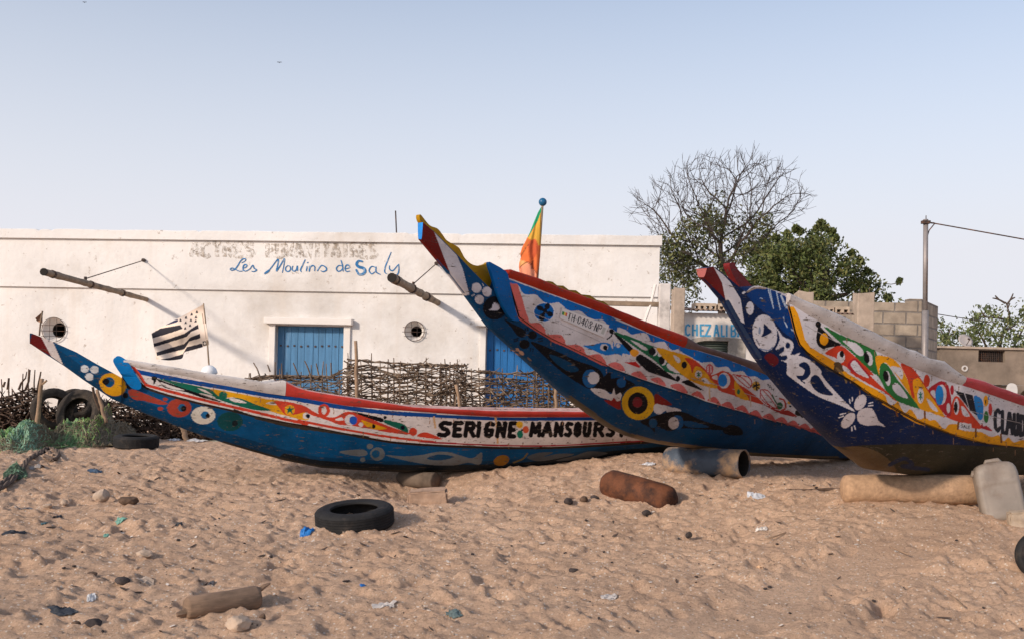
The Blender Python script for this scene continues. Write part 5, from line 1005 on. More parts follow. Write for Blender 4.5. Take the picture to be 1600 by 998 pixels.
# sparse trees on the far right
YS = 30.0
for nm, lb, cx, rng_, n, br_ in (('sparse_tree', 'thin pale leaved tree with crooked dark stem above the ochre house', 1560, (1506, 1650, 474, 548), 2800, ['1562,548 1566,520 1577,500 1574,480 1571,472', '1571,474 1560,468 1551,466', '1573,476 1579,468 1583,459', '1560,468 1555,462', '1579,468 1586,465', '1577,500 1560,497 1545,496 1530,495 1515,499', '1574,482 1578,474', '1540,496 1534,488', '1562,548 1556,530 1540,512', '1580,548 1595,520 1605,500', '1545,548 1530,520 1518,508', '1566,520 1590,505']),
                               ('sparse_tree', 'small patchy bush tree between block wall and ochre house', 1478, (1460, 1502, 502, 545), 620, ['1478,560 1480,530 1486,510', '1480,535 1470,515', '1480,530 1494,516'])):
    o = thing(nm, lb, 'tree', at(cx, 650, YS)); mb = MB(); mb.tube([at(cx, 650, YS), at(cx + 2, 546, YS)], [.09, .06], 7)
    for p in br_: q = smooth(pts(p), False, 3); mb.tube([at(x, y, YS) for x, y in q], np.linspace(.036, .017, len(q)), 5)
    mb.build('trunk', M_bark, o, False, False); rs = np.random.RandomState(cx)
    cc = []
    while len(cc) < n // 32:
        x = rs.uniform(rng_[0], rng_[1]); y = rs.uniform(rng_[2], rng_[3])
        if y > rng_[2] + abs(x - (1578 if cx == 1560 else 1478)) * .33 - 12 * rs.rand(): cc.append((at(x, y, YS + rs.uniform(-1.2, 1.2)), rs.uniform(.12, .42)))
    leaf_cloud(cc, n, .062, cx, [(.13, .155, .06), (.10, .13, .04), (.18, .19, .08), (.06, .08, .03)]).build('crown', M_leaf, o, False, False)
# ================================================================== tyres
M_rub = mat('tyre_rubber', (.016, .0155, .016), .8, .3, 14, .35, 50, col2=(.065, .05, .04), spot=(.58, .75))
M_rubd = mat('dusty_tyre_rubber', (.035, .028, .023), .9, .3, 14, .35, 50, col2=(.10, .075, .055), spot=(.48, .7))
def tyre(R, W, label, loc, M3, group='old tyres on the beach', name='tyre', mt=None):
    o = thing(name, label, 'tyre', loc, group); rim = R * .60
    prof = [(rim, -W * .36), (rim * 1.03, -W * .44), (R * .78, -W * .5), (R * .88, -W * .475), (R * .95, -W * .41), (R * .985, -W * .34)]
    for k in range(5):
        h = -W * .30 + W * .60 * k / 5; g_ = W * .60 / 5; prof += [(R, h + .01 * W), (R, h + g_ * .82), (R * .985, h + g_ * .86), (R * .985, h + g_ * .97)]
    prof += [(R, W * .30), (R * .985, W * .34), (R * .95, W * .41), (R * .88, W * .475), (R * .78, W * .5), (rim * 1.03, W * .44), (rim, W * .36), (rim * 1.06, W * .30), (R * .9, W * .3), (R * .92, 0), (R * .9, -W * .3), (rim * 1.06, -W * .30)]
    mb = MB(); n = 60; k = len(prof); Mx = Matrix.Translation(loc) @ M3.to_4x4(); vs = []; fs = []
    for i in range(n):
        q = 2 * math.pi * i / n; lug = .0025 * (1 if i % 2 else -1)
        for r, h in prof:
            rr_ = r + (lug * R if r > R * .95 else 0); vs.append(Mx @ Vector((rr_ * math.cos(q), rr_ * math.sin(q), h)))
    for i in range(n):
        i2 = (i + 1) % n
        for j in range(k): fs.append((i * k + j, i2 * k + j, i2 * k + (j + 1) % k, i * k + (j + 1) % k))
    mb.add(vs, fs); mb.build('tread_and_sidewall', mt or M_rub, o); return o
E3 = lambda a, b, c: Euler((math.radians(a), math.radians(b), math.radians(c))).to_matrix()
p = on_ground(547, 827); tyre(63 / F * p.y, .18, 'black tyre lying flat in the sand in front of the leftmost boat', p + Vector((0, .22, .07)), E3(7, -4, 0))
p = on_ground(203, 702); tyre(34.5 / F * p.y, .165, 'small worn tyre lying flat beside the green net heap', p + Vector((0, .2, .085)), E3(3, 0, 20))
q = at(127, 646, 13.0); tyre(38 / F * 13.0, .20, 'dusty tyre standing upright facing the camera behind the net heap', q, E3(74, 0, -8), mt=M_rubd)
q = at(84, 640, 13.2); tyre(34 / F * 13.2, .16, 'tyre leaning sideways between the post and the larger upright tyre', q, E3(78, 0, 44), mt=M_rubd)
q = at(118, 632, 13.45); tyre(26 / F * 13.4, .17, 'tyre mostly hidden behind the two upright tyres', q, E3(60, 0, 30), mt=M_rubd)
p = on_ground(1612, 900); tyre(40 / F * p.y, .16, 'black tyre cut off by the right edge of the picture', at(1630, 868, p.y), E3(80, 0, -25))
# ================================================================== cylinders and logs under and before the boats
def cyl(name, label, cat, A, B, prof, mt, group=None, n=26, parts=None, part='body'):
    """prof: (fraction along A-B, radius); radius scaled already"""
    o = thing(name, label, cat, (A + B) / 2, group); d = (B - A); L = d.length; R = d.to_track_quat('Z', 'Y').to_matrix().to_4x4(); mb = MB(); Mx = Matrix.Translation(A) @ R
    k = len(prof); vs = []; fs = []; sd = random.uniform(0, 90)
    for i in range(n):
        q = 2 * math.pi * i / n
        for f, r in prof:
            rr_ = r * (1 + .035 * float(fbm(np.array([math.cos(q) * 1.4 + sd + f * 3]), np.array([math.sin(q) * 1.4 + f * 4.0]), 3, 8)[0]) * 2); vs.append(Mx @ Vector((rr_ * math.cos(q), rr_ * math.sin(q), f * L)))
    for i in range(n):
        i2 = (i + 1) % n
        for j in range(k - 1): fs.append((i * k + j, i2 * k + j, i2 * k + j + 1, i * k + j + 1))
    mb.add(vs, fs); mb.build(part, mt, o, True); return o, Mx, L
def ax(pa, Ya, pb, Yb): return at(*pa, Ya), at(*pb, Yb)
M_rust = mat('rusted_steel', (.125, .045, .02), .8, .4, 9, .6, 45, col2=(.035, .017, .013), spot=(.46, .6)); M_log = mat('grey_log', (.23, .15, .10), .9, .25, 7, .5, 30, col2=(.12, .085, .06), spot=(.5, .66), stretch=(1, 1, 5))
M_sandy = mat('sand_caked_log', (.42, .27, .165), .95, .22, 24, .6, 60, col2=(.30, .19, .12), spot=(.55, .72)); M_drum = mat('sandy_blue_drum', (.07, .09, .12), .8, .3, 6, .4, 40, col2=(.42, .28, .17), spot=(.44, .56))
r = 24 / F * 9.05; A, B = ax((946, 754), 9.35, (1052, 784), 8.8)
cyl('gas_cylinder', 'rusty red brown steel cylinder lying on open sand before the middle boat', 'gas cylinder', A, B, [(0, .001), (.0, r * .45), (.02, r * .75), (.08, r * .97), (.14, r), (.5, r * 1.01), (.84, r), (.93, r * .92), (.98, r * .66), (1.0, r * .34), (1.0, .001)], M_rust)
Yb = b2.plane(1090, 700, 0).y
r = 21.5 / F * Yb; A, B = ax((1043, 719), Yb + .12, (1163, 724), Yb - .42)
o, Mx, L = cyl('roller_drum', 'blue grey sand caked drum with open dark end under the middle boat', 'drum', A, B, [(0, .001), (0, r * .8), (.015, r * .97), (.06, r), (.5, r), (.985, r), (1.0, r * 1.02), (1.0, r * .93), (.985, r * .92)], M_drum)
mb = MB(); mb.lathe([(.001, L * .55), (r * .88, L * .55), (r * .9, L * .98), (r * .96, L * .99)], 24, Mx); mb.build('inside', M_dark, o)  # near-black liner puts the shade of the hollow end into the colour
Yb = b3.plane(1420, 741, 0).y; r = 23 / F * Yb; A, B = ax((1316, 763), Yb + .02, (1530, 765), Yb - .02)
cyl('roller_log', 'long sandy coloured roller log under the nearest boat', 'log', A, B, [(0, .001), (.0, r * .62), (.018, r * .9), (.05, r * .98), (.3, r * 1.0), (.36, r * .97), (.4, r), (.75, r * 1.02), (.96, r), (1, r * .9), (1, .001)], M_sandy, 'rollers under the boats')
Yb = b1.plane(652, 737, 0).y; r = 13.2 / F * Yb; A, B = ax((626, 748), Yb + .06, (681, 750.5), Yb - .2)
cyl('roller_log', 'short dark roller log under the leftmost boat', 'log', A, B, [(0, .001), (0, r * .9), (.05, r), (.5, r * .97), (.97, r), (1, r * .92), (1, .001)], mat('dark_log', (.13, .095, .07), .9, .3, 8, .5, 30), 'rollers under the boats')
p = on_ground(345, 958); r = 18.5 / F * p.y; A, B = ax((290, 950), p.y - .12, (403, 933), p.y + .14)
o, Mx, L = cyl('driftwood_log', 'pale weathered driftwood log half sunk in the foreground sand', 'log', A, B, [(0, .001), (0, r * .75), (.03, r * .92), (.3, r), (.6, r * .98), (.95, r * 1.06), (1, r * .97), (1, .001)], M_log)
mb = MB(); d = (A - B).normalized(); mb.tube([A - d * .02 + Vector((0, 0, -r * .3)), A + d * .05 + Vector((0, 0, -r * .42))], [r * .42, r * .2], 6); mb.tube([B + Vector((0, 0, r * .6)), B - d * .04 + Vector((0, 0, r * .95)), B - d * .075 + Vector((0, 0, r * 1.1))], [.018, .014, .006], 5); mb.build('splinter', M_log, o)
# stones ------------------------------------------------------------
def rock(name, label, cat, px, py, wpx, hpx, mt, group=None, seed=0, depth=None, sink=.2, part=None):
    p = on_ground(px, py + hpx * .35); s = p.y / F; a = wpx * s / 2; h = hpx * s / 2; dd = depth * s / 2 if depth else min(a, h * 1.6)
    bm = bmesh.new(); bmesh.ops.create_icosphere(bm, subdivisions=3, radius=1); rs_ = np.random.RandomState(seed); k = rs_.normal(size=(9, 3)); k /= np.linalg.norm(k, axis=1)[:, None]; t_ = rs_.uniform(.62, .95, 9)
    for v in bm.verts:
        q = np.array(v.co)
        for i in range(9):
            dq = q @ k[i] - t_[i]
            if dq > 0: q = q - k[i] * dq * .85
        v.co = Vector(q * (1 + .05 * math.sin(q[0] * 9 + seed) * math.sin(q[2] * 8)))
    vs = [Vector((v.co.x * a, v.co.y * dd, v.co.z * h)) + p + Vector((0, 0, h * (1 - sink))) for v in bm.verts]; bm.verts.index_update(); fs = [[v.index for v in f.verts] for f in bm.faces]; bm.free()
    mb = MB(); mb.add(vs, fs); o = mb.build(name, mt, None); return tag(o, label, cat, group)
M_st = mat('pale_stone', (.45, .34, .255), .95, .2, 12, .5, 40); M_stb = mat('brown_stone', (.12, .075, .05), .9, .35, 14, .5, 40); M_stk = mat('dark_stone', (.055, .043, .04), .9, .35, 14, .5, 40)
def slab(name, label, cat, px, py, wpx, hpx, dpx, mt, seed, rz):
    p = on_ground(px, py + hpx * .4); s = p.y / F; bm = bmesh.new(); bmesh.ops.create_cube(bm, size=1); r_ = np.random.RandomState(seed)
    for v in bm.verts: v.co = Vector((v.co.x * wpx * s * r_.uniform(.85, 1.05), v.co.y * dpx * s * r_.uniform(.85, 1.05), v.co.z * hpx * s * 1.3 * r_.uniform(.8, 1.1)))
    bmesh.ops.bevel(bm, geom=list(bm.edges), offset=hpx * s * .16, segments=2, affect='EDGES'); bmesh.ops.subdivide_edges(bm, edges=list(bm.edges), cuts=2, use_grid_fill=True)
    for v in bm.verts: v.co += Vector(r_.normal(size=3)) * hpx * s * .022
    R_ = Euler((.06, -.05, rz)).to_matrix(); bm.verts.index_update(); mb = MB(); mb.add([R_ @ v.co + p + Vector((0, 0, hpx * s * .42)) for v in bm.verts], [[v.index for v in f.verts] for f in bm.faces]); bm.free(); return tag(mb.build(name, mt), label, cat)
slab('stone_block', 'flat sandy stone block below the short dark roller log', 'stone', 668, 777, 62, 20, 34, mat('sandy_stone', (.40, .27, .19), .95, .2, 14, .6, 40), 4, .12)
slab('concrete_lump', 'rough lump of pale concrete below the jerrycan at the right edge', 'concrete lump', 1598, 812, 46, 24, 30, mat('old_concrete', (.38, .30, .225), .95, .2, 14, .6, 40), 8, -.3)
for i, (x, y, a, h, mt, lb) in enumerate(((888, 783, 17, 12, M_stk, 'dark angular stone, left one of three before the rusty cylinder'), (912, 780, 14, 11, M_stb, 'rounded brown stone, middle one of three before the rusty cylinder'), (929, 777, 16, 8, M_stk, 'small flat stone, right one of three before the rusty cylinder'), (1010, 801, 16, 10, M_stk, 'brown stone wedged under the rusty cylinder'), (896, 891, 16, 9, M_stk, 'dark stone alone on open sand at the middle foreground'), (372, 975, 40, 25, M_st, 'pale angular stone just right of and below the driftwood log'), (410, 964, 11, 13, M_stb, 'small dark pointed stone beside the pale angular stone'), (146, 974, 28, 16, M_stk, 'dark oval stone at the bottom left'), (118, 975, 16, 11, M_stb, 'small brown stone left of the dark oval stone'), (201, 782, 33, 17, M_stb, 'brown clod of earth in the left sand'), (158, 775, 26, 22, M_st, 'pale half buried stone beside the brown clod'), (190, 908, 26, 14, M_stk, 'dark stone above the driftwood log on its left'), (144, 897, 17, 9, M_stb, 'reddish brown stone on the left sand'), (1076, 836, 11, 12, M_stk, 'dark stone below the drum on open sand'), (225, 865, 28, 13, M_st, 'whitish flat stone in the left sand'), (100, 785, 12, 10, M_st, 'little white pebble by the left debris'), (74, 790, 14, 8, M_st, 'flat pale pebble at the far left'))):
    rock('stone', lb, 'stone', x, y, a, h, mt, 'stones in the sand', i + 20)
# jerrycan ----------------------------------------------------------
pj = on_ground(1562, 806); sj = pj.y / F; jc = thing('jerrycan', 'dirty translucent plastic jerrycan standing tilted against the sandy log', 'jerrycan', pj); M_jc = mat('dusty_plastic', (.25, .215, .185), .5, .16, 5, .15, 40, col2=(.17, .125, .095), spot=(.5, .7), spec=.3)
def se(u, a, b, e): c, s = math.cos(u), math.sin(u); return (a * math.copysign(abs(c) ** e, c), b * math.copysign(abs(s) ** e, s))
Hh = 92 * sj; Wd = 32 * sj; Dp = 20 * sj; Rj = Euler((math.radians(-9), math.radians(-11), math.radians(-14))).to_matrix(); Oj = at(1570, 813, pj.y); mb = MB(); n = 48; rows = []
lv = [(0, .80), (.015, .9), (.05, .97)] + [(.05 + .7 * i / 28, 1.0) for i in range(1, 29)] + [(.80, .99), (.88, .95), (.94, .86), (.975, .72), (.99, .55), (1, .3)]
for i, (z, k) in enumerate(lv):
    rib = 1 - (.022 * (.5 + .5 * math.cos(z * 2 * math.pi / .095)) if .08 < z < .16 else 0)
    for j in range(n):
        x, y = se(2 * math.pi * j / n, Wd * k * rib, Dp * k * rib, .45)
        if y < 0 and .68 < z < .86: y += Dp * .07 * max(0, math.cos(x / Wd * math.pi * 5)) * (1 if abs(x) < Wd * .75 else 0)
        if y < 0 and .14 < z < .62 and abs(x) < Wd * .78: y += Dp * .05
        rows.append(Oj + Rj @ Vector((x, y, z * Hh)))
fs = [(i * n + j, i * n + (j + 1) % n, (i + 1) * n + (j + 1) % n, (i + 1) * n + j) for i in range(len(lv) - 1) for j in range(n)] + [tuple(range(n - 1, -1, -1)), tuple((len(lv) - 1) * n + j for j in range(n))]
mb.add(rows, fs); mb.build('body', M_jc, jc, True)
mb = MB(); J = lambda x, y, z: Oj + Rj @ Vector((x * Wd, y * Dp, z * Hh)); mb.tube([J(-.3, .2, .985), J(-.25, .2, 1.03), J(.3, .2, 1.035), J(.4, .2, .98)], .018, 8); mb.build('handle', M_jc, jc, True)
mb = MB(); mb.tube([J(-.86, 0, .83), J(-1.06, 0, .86)], .028, 12); mb.build('cap', M_jc, jc, True)
# flags -------------------------------------------------------------
Z1 = TF(0, 340, 3.9925); fb = thing('striped_flag', 'black and cream striped flag on a thin stick over the leftmost boat', 'flag', b1.plane(328, 596, -.15)); YF = b1.plane(328, 596, -.15).y; nu, nv = 110, 90
ed = lambda s: Z1(pts(s)); top = ed('1268,542 1210,575 1140,612 1050,660 990,688 945,720'); bot = ed('1305,792 1262,806 1200,825 1150,838 1135,876 1060,888 975,880')
def rs_line(p, n): d = np.concatenate([[0], np.cumsum(np.hypot(*np.diff(p, axis=0).T))]); u = np.linspace(0, d[-1], n); return np.stack([np.interp(u, d, p[:, 0]), np.interp(u, d, p[:, 1])], 1)
tp, bt = rs_line(smooth(top, False), nu), rs_line(smooth(bot, False), nu); V = np.linspace(0, 1, nv); XYf = tp[:, None] * (1 - V)[None, :, None] + bt[:, None] * V[None, :, None]
af = Art(); DK = (42, 40, 48)
for s in ('945,722 1000,690 1125,668 1140,692 1050,722 947,752', '955,785 1060,752 1150,722 1195,690 1235,665 1240,692 1190,712 1165,742 1060,775 960,805', '976,838 1070,808 1150,785 1185,747 1248,722 1252,750 1180,770 1150,818 1060,840 980,860', '1000,882 1060,872 1140,848 1165,805 1260,782 1265,806 1155,836 1135,880 1030,892'): af.G(DK, Z1, s)
af.P((50, 52, 80), Z1, '1035,668 1070,645 1108,636 1105,650 1060,664')
for x, y in ((1228, 590), (1195, 605), (1160, 625), (1125, 640), (1222, 622), (1190, 640), (1158, 655), (1185, 672), (1155, 690), (1220, 645)): af.G(DK, Z1, np.array([(x - 2, y - 9), (x + 3, y - 9), (x + 9, y + 7), (x - 8, y + 7)]))
af.S((150, 130, 115), Z1, 1, '1262,600 1285,750').G(DK, Z1, '1264,770 1288,768 1290,795 1268,797').E((225, 212, 198), Z1, 1277, 782, 7, 8)
C = np.empty((nu * nv, 3)); C[:] = lin((224, 206, 190)); C = af.paint(XYf.reshape(-1, 2), C)
uu = np.linspace(0, 1, nu)[:, None]; vv = V[None, :]; Yf = YF + .10 * np.sin(uu * 9 + vv * 3.2) * uu + .04 * np.sin(vv * 7 + uu * 4)
xr = (XYf[..., 0] - 800) / F * Yf; yu = (HY - XYf[..., 1]) / F * Yf; G = np.stack([xr * cR - yu * sR, Yf, EYE + xr * sR + yu * cR], -1)
M_cloth = mat('flag_cloth', (0, 0, 0), .9, .1, 6, .1, 90, attr=True); link('cloth', grid_mesh('cloth', G, np.clip(C.reshape(nu, nv, 3) / .95, 0, .85)), M_cloth, fb, True)
mb = MB(); mb.tube([at(318, 474, YF), at(323, 520, YF), at(328.5, 600, YF)], [.006, .008, .009], 6); mb.build('stick', M_bam, fb)
Z6 = TF(640, 300, 3.9925); pb = b2.plane(838, 440, 0.0); YQ = pb.y; fq = thing('furled_flag', 'furled green, yellow and orange flag on a blue ball topped pole in the middle boat', 'flag', pb)
Lx = np.array([(822, 92), (800, 130), (775, 190), (752, 250), (722, 310), (700, 350), (690, 388), (694, 410), (684, 440), (682, 470), (686, 500), (690, 545), (700, 600)], float); Rx = np.array([(828, 92), (826, 130), (825, 190), (823, 250), (820, 310), (818, 350), (815, 400), (812, 430), (808, 460), (803, 500), (796, 545), (790, 600)], float)
ys = np.linspace(92, 600, 80); lx = np.interp(ys, Lx[:, 1], Lx[:, 0]); rx = np.interp(ys, Rx[:, 1], Rx[:, 0]); th = np.linspace(0, 2 * math.pi, 41); cxm = (lx + rx) / 2; hw = (rx - lx) / 2
PXq = cxm[:, None] + hw[:, None] * np.cos(th)[None]; rip = 1 + .28 * np.sin(th * 5 + ys[:, None] * .012) + .15 * np.sin(th * 9 + ys[:, None] * .03); Yq = YQ - hw[:, None] / 3.9925 / F * YQ * .45 * np.sin(th)[None] * rip
q2 = Z6(np.stack([PXq, np.repeat(ys[:, None], 41, 1)], -1).reshape(-1, 2)).reshape(80, 41, 2); xr = (q2[..., 0] - 800) / F * Yq; yu = (HY - q2[..., 1]) / F * Yq; G = np.stack([xr * cR - yu * sR, Yq, EYE + xr * sR + yu * cR], -1)
aq = Art(); aq.G((204, 104, 56), Z6, '600,80 900,80 900,700 600,700').G((30, 134, 92), Z6, '840,60 822,170 800,180 742,280 700,280 780,60').G((196, 150, 58), Z6, '822,120 840,330 800,330 735,290 770,240 800,180').G((180, 96, 44), Z6, '805,320 735,288 690,390 700,408 740,330').P((184, 84, 50), Z6, '740,320 790,300 800,370 760,420')
aq.G((206, 152, 96), Z6, '680,420 740,440 690,470').G((214, 142, 112), Z6, '690,470 740,442 790,510 790,600 690,600').S((104, 44, 30), Z6, 1.1, '690,470 740,440 800,520').S((104, 44, 30), Z6, 1.1, '770,380 765,450 755,520').S((120, 60, 36), Z6, 1, '740,330 700,390 692,408')
C = np.empty((80 * 41, 3)); C[:] = lin((200, 104, 60)); C = aq.paint(q2.reshape(-1, 2), C); link('cloth', grid_mesh('cloth', G, np.clip(C.reshape(80, 41, 3) / .9, 0, .85)), M_cloth, fq, True)
mb = MB(); mb.tube([at(848, 316, YQ), at(838, 460, YQ)], .009, 8); mb.build('pole', M_bam, fq); mb = MB(); bm = bmesh.new(); bmesh.ops.create_uvsphere(bm, u_segments=20, v_segments=14, radius=6.4 / F * YQ); c = at(848, 316, YQ); bm.verts.index_update(); mb.add([v.co + c for v in bm.verts], [[v.index for v in f.verts] for f in bm.faces]); bm.free(); mb.build('ball', mat('blue_ball_paint', (.012, .11, .24), .35, .1, 4, 0), fq, True)
pp = b1.plane(62, 524, 0); fp = thing('bow_pennant', 'tiny brown pennant on a bent stick at the tip of the leftmost boat', 'pennant', pp); YP_ = pp.y; mb = MB(); mb.tube([at(61.5, 524, YP_), at(63, 508, YP_), at(66.5, 486, YP_)], .008, 5); mb.build('stick', M_twig, fp)
mb = MB(); mb.prism([[at(66.5, 487, YP_), at(55, 497, YP_ - .02), at(58, 502, YP_ + .02), at(66, 505, YP_)]], (0, .004, 0)); mb.build('cloth', mat('faded_brown_cloth', (.30, .17, .11), .9, .2, 20, 0), fp)
pw = b1.plane(326, 580, -.1); mb = MB(); mb.lathe([(.001, .075), (.035, .068), (.066, .045), (.08, .012), (.08, .0), (.05, -.012), (.001, -.012)], 24, Matrix.Translation(at(327, 580, pw.y) + Vector((0, 0, -.01))) @ E3(14, 6, 0).to_4x4()); tag(mb.build('plastic_float', mat('white_plastic', (.82, .82, .82), .35, .05, 5, 0), None, True), 'white domed plastic float lying on the leftmost boat at the flag stick', 'float')
# ================================================================== fishing nets
M_net = mat('nylon_net', (0, 0, 0), .7, .25, 10, 0, attr=True)
NETC = [(.17, .31, .13), (.22, .40, .10), (.28, .46, .12), (.22, .38, .19), (.27, .44, .30), (.20, .17, .11), (.28, .24, .15), (.24, .42, .16), (.24, .20, .14)]
def net(name, label, outline_top, ybase, Yd, n, seed, cols, rough=1.0):
    rs_ = np.random.RandomState(seed); ox = np.array([k[0] for k in outline_top], float); oy = np.array([k[1] for k in outline_top], float); mb = MB(); nx_, ny_ = 150, 26
    X = np.linspace(ox[0], ox[-1], nx_); hh = np.interp(X, ox, oy); base = np.array([on_ground(x, ybase(x)) for x in X[::10]]); Yb_ = np.interp(X, X[::10], base[:, 1])
    def top_pt(x, v):
        """v 0 front foot, 1 back foot"""
        Y0_ = float(np.interp(x, X, Yb_)); h0 = float(np.interp(x, X, hh)); y0 = ybase(x); k = math.sin(math.pi * min(max(v, 0), 1)) ** 1.15
        lump = 1 + .42 * float(fbm(np.array([x * .06 + seed]), np.array([v * 4.0]), 3, seed)[0]) * 2
        P = at(x, y0 + (h0 - y0) * k * min(lump, 1.12), Y0_ + Yd * v); 
        if v > .5: P.z = max(P.z, gz(P.x, P.y) - .02)
        return P
    vs = [top_pt(x, v) for x in X for v in np.linspace(0, 1, ny_)]; cc = []
    xc = rs_.uniform(ox[0], ox[-1], 16); vc = rs_.uniform(0, 1, 16); ci = rs_.randint(len(cols), size=16)
    def colr(x, v, jit=.25):
        d = ((x - xc) / 26) ** 2 + ((v - vc) / .28) ** 2 + rs_.uniform(0, 1.2, 16); c = np.array(cols[ci[int(np.argmin(d))]]); return tuple(c * rs_.uniform(1 - jit, 1 + jit))
    for x in X:
        for v in np.linspace(0, 1, ny_): cc.append(tuple(np.array(colr(x, v)) * .8))
    b_ = len(mb.v); mb.usec = True; mb.v += [tuple(p) for p in vs]; mb.c += cc
    for i in range(nx_ - 1):
        for j in range(ny_ - 1): mb.f.append((i * ny_ + j, (i + 1) * ny_ + j, (i + 1) * ny_ + j + 1, i * ny_ + j + 1))
    for k in range(n):
        x = rs_.uniform(ox[0], ox[-1]); v = rs_.uniform(0, .85); a = rs_.uniform(0, 6.28); st = rs_.uniform(2.5, 6); P = []; c_ = colr(x, v)
        for i in range(8):
            q = top_pt(min(max(x, ox[0]), ox[-1]), v) + Vector((rs_.uniform(-1, 1), -abs(rs_.normal()) * 1.2 - .3, abs(rs_.normal()) * 1.6)) * .010 * rough; P.append(q); a += rs_.normal() * .6; x += st * math.cos(a); v += st * math.sin(a) * .009
        mb.tube(P, .0034 * rough, 3, c_, False)
    return tag(mb.build(name, M_net, None, False, False), label, 'fishing net')
net('fishing_net', 'large tangled heap of green and turquoise fishing net in front of the upright tyres', [(-40, 668), (0, 674), (18, 672), (40, 664), (80, 668), (98, 668), (120, 654), (138, 650), (155, 648), (172, 640), (190, 654), (208, 668), (217, 686)], lambda x: 703 + 5 * math.sin(x * .03 + 1.2) - 14 * min(max((x - 140) / 60, 0), 1), .9, 1900, 3, NETC)
net('fishing_net', 'small green net bundle beside the ropes at the left edge', [(8, 742), (18, 731), (28, 727), (36, 734), (42, 742)], lambda x: 748, .25, 160, 5, [(.10, .17, .11), (.13, .24, .16), (.09, .10, .08)])
M_rope = mat('dirty_rope', (.13, .095, .075), .95, .3, 40, .4, 90)
for k, (p, lb) in enumerate((('-6,770 14,758 34,738 44,722 58,714 66,712', 'thick dirty rope running up from the left edge to the net heap'), ('-4,763 12,752 30,738 40,724 50,717 70,708 84,716', 'brown rope beside the small green net bundle'), ('60,712 72,704 86,706 92,716 82,722 70,716', 'dark coil of rope at the lower end of the net heap'))):
    q = smooth(pts(p), False, 5); mb = MB(); P = []
    for x, y in q: g_ = on_ground(x, y); P.append(g_ + Vector((0, 0, .028)))
    for ph in (0, 2.1, 4.2):
        mb.tube([c + Vector((.014 * math.cos(i * .9 + ph), 0, .014 * math.sin(i * .9 + ph))) for i, c in enumerate(P)], .013, 5)
    tag(mb.build('rope', M_rope), lb, 'rope', None)
# ================================================================== litter on the sand
def scrap(name, label, cat, px, py, wpx, hpx, col, group=None, seed=0, rough=.6, ridge=.5, rot=0.0):
    """crumpled piece of sheet with thickness"""
    rs_ = np.random.RandomState(seed); p = on_ground(px, py); s = p.y / F; n = 9; a = wpx * s / 2; d = max(hpx * s * 1.2, .02); vs = []; c, si = math.cos(rot), math.sin(rot)
    for i in range(n):
        for j in range(n):
            u, v = i / (n - 1) * 2 - 1, j / (n - 1) * 2 - 1; k = 1 - .35 * (u * u * v * v) + rs_.uniform(-.12, .12); x = u * a * k; y = v * d * k; X_, Y_ = p.x + x * c - y * si, p.y + x * si + y * c
            vs.append(Vector((X_, Y_, hz(X_, Y_) + .004 + hpx * s * ridge * .45 * abs(rs_.normal()) * max(0, 1 - .7 * max(abs(u), abs(v))))))
    top_ = n * n; vs += [q - Vector((0, 0, .004)) for q in vs]; fs = []
    for i in range(n - 1):
        for j in range(n - 1): fs += [(i * n + j, (i + 1) * n + j, (i + 1) * n + j + 1, i * n + j + 1), (i * n + j + top_, i * n + j + 1 + top_, (i + 1) * n + j + 1 + top_, (i + 1) * n + j + top_)]
    rim = [i * n for i in range(n)] + [(n - 1) * n + j for j in range(1, n)] + [i * n + n - 1 for i in range(n - 2, -1, -1)] + [j for j in range(n - 2, 0, -1)]
    for i in range(len(rim)): j = (i + 1) % len(rim); fs.append((rim[i], rim[j], rim[j] + top_, rim[i] + top_))
    key = 'litter_%d_%d_%d' % tuple(int(v * 99) for v in col); mt = bpy.data.materials.get(key) or mat(key, col, rough, .2, 30, 0)
    mb = MB(); mb.add(vs, fs); return tag(mb.build(name, mt), label, cat, group)
BLU = (.02, .16, .45); DKP = (.03, .035, .045); PLA = (.46, .42, .39); TEAL = (.16, .34, .27)
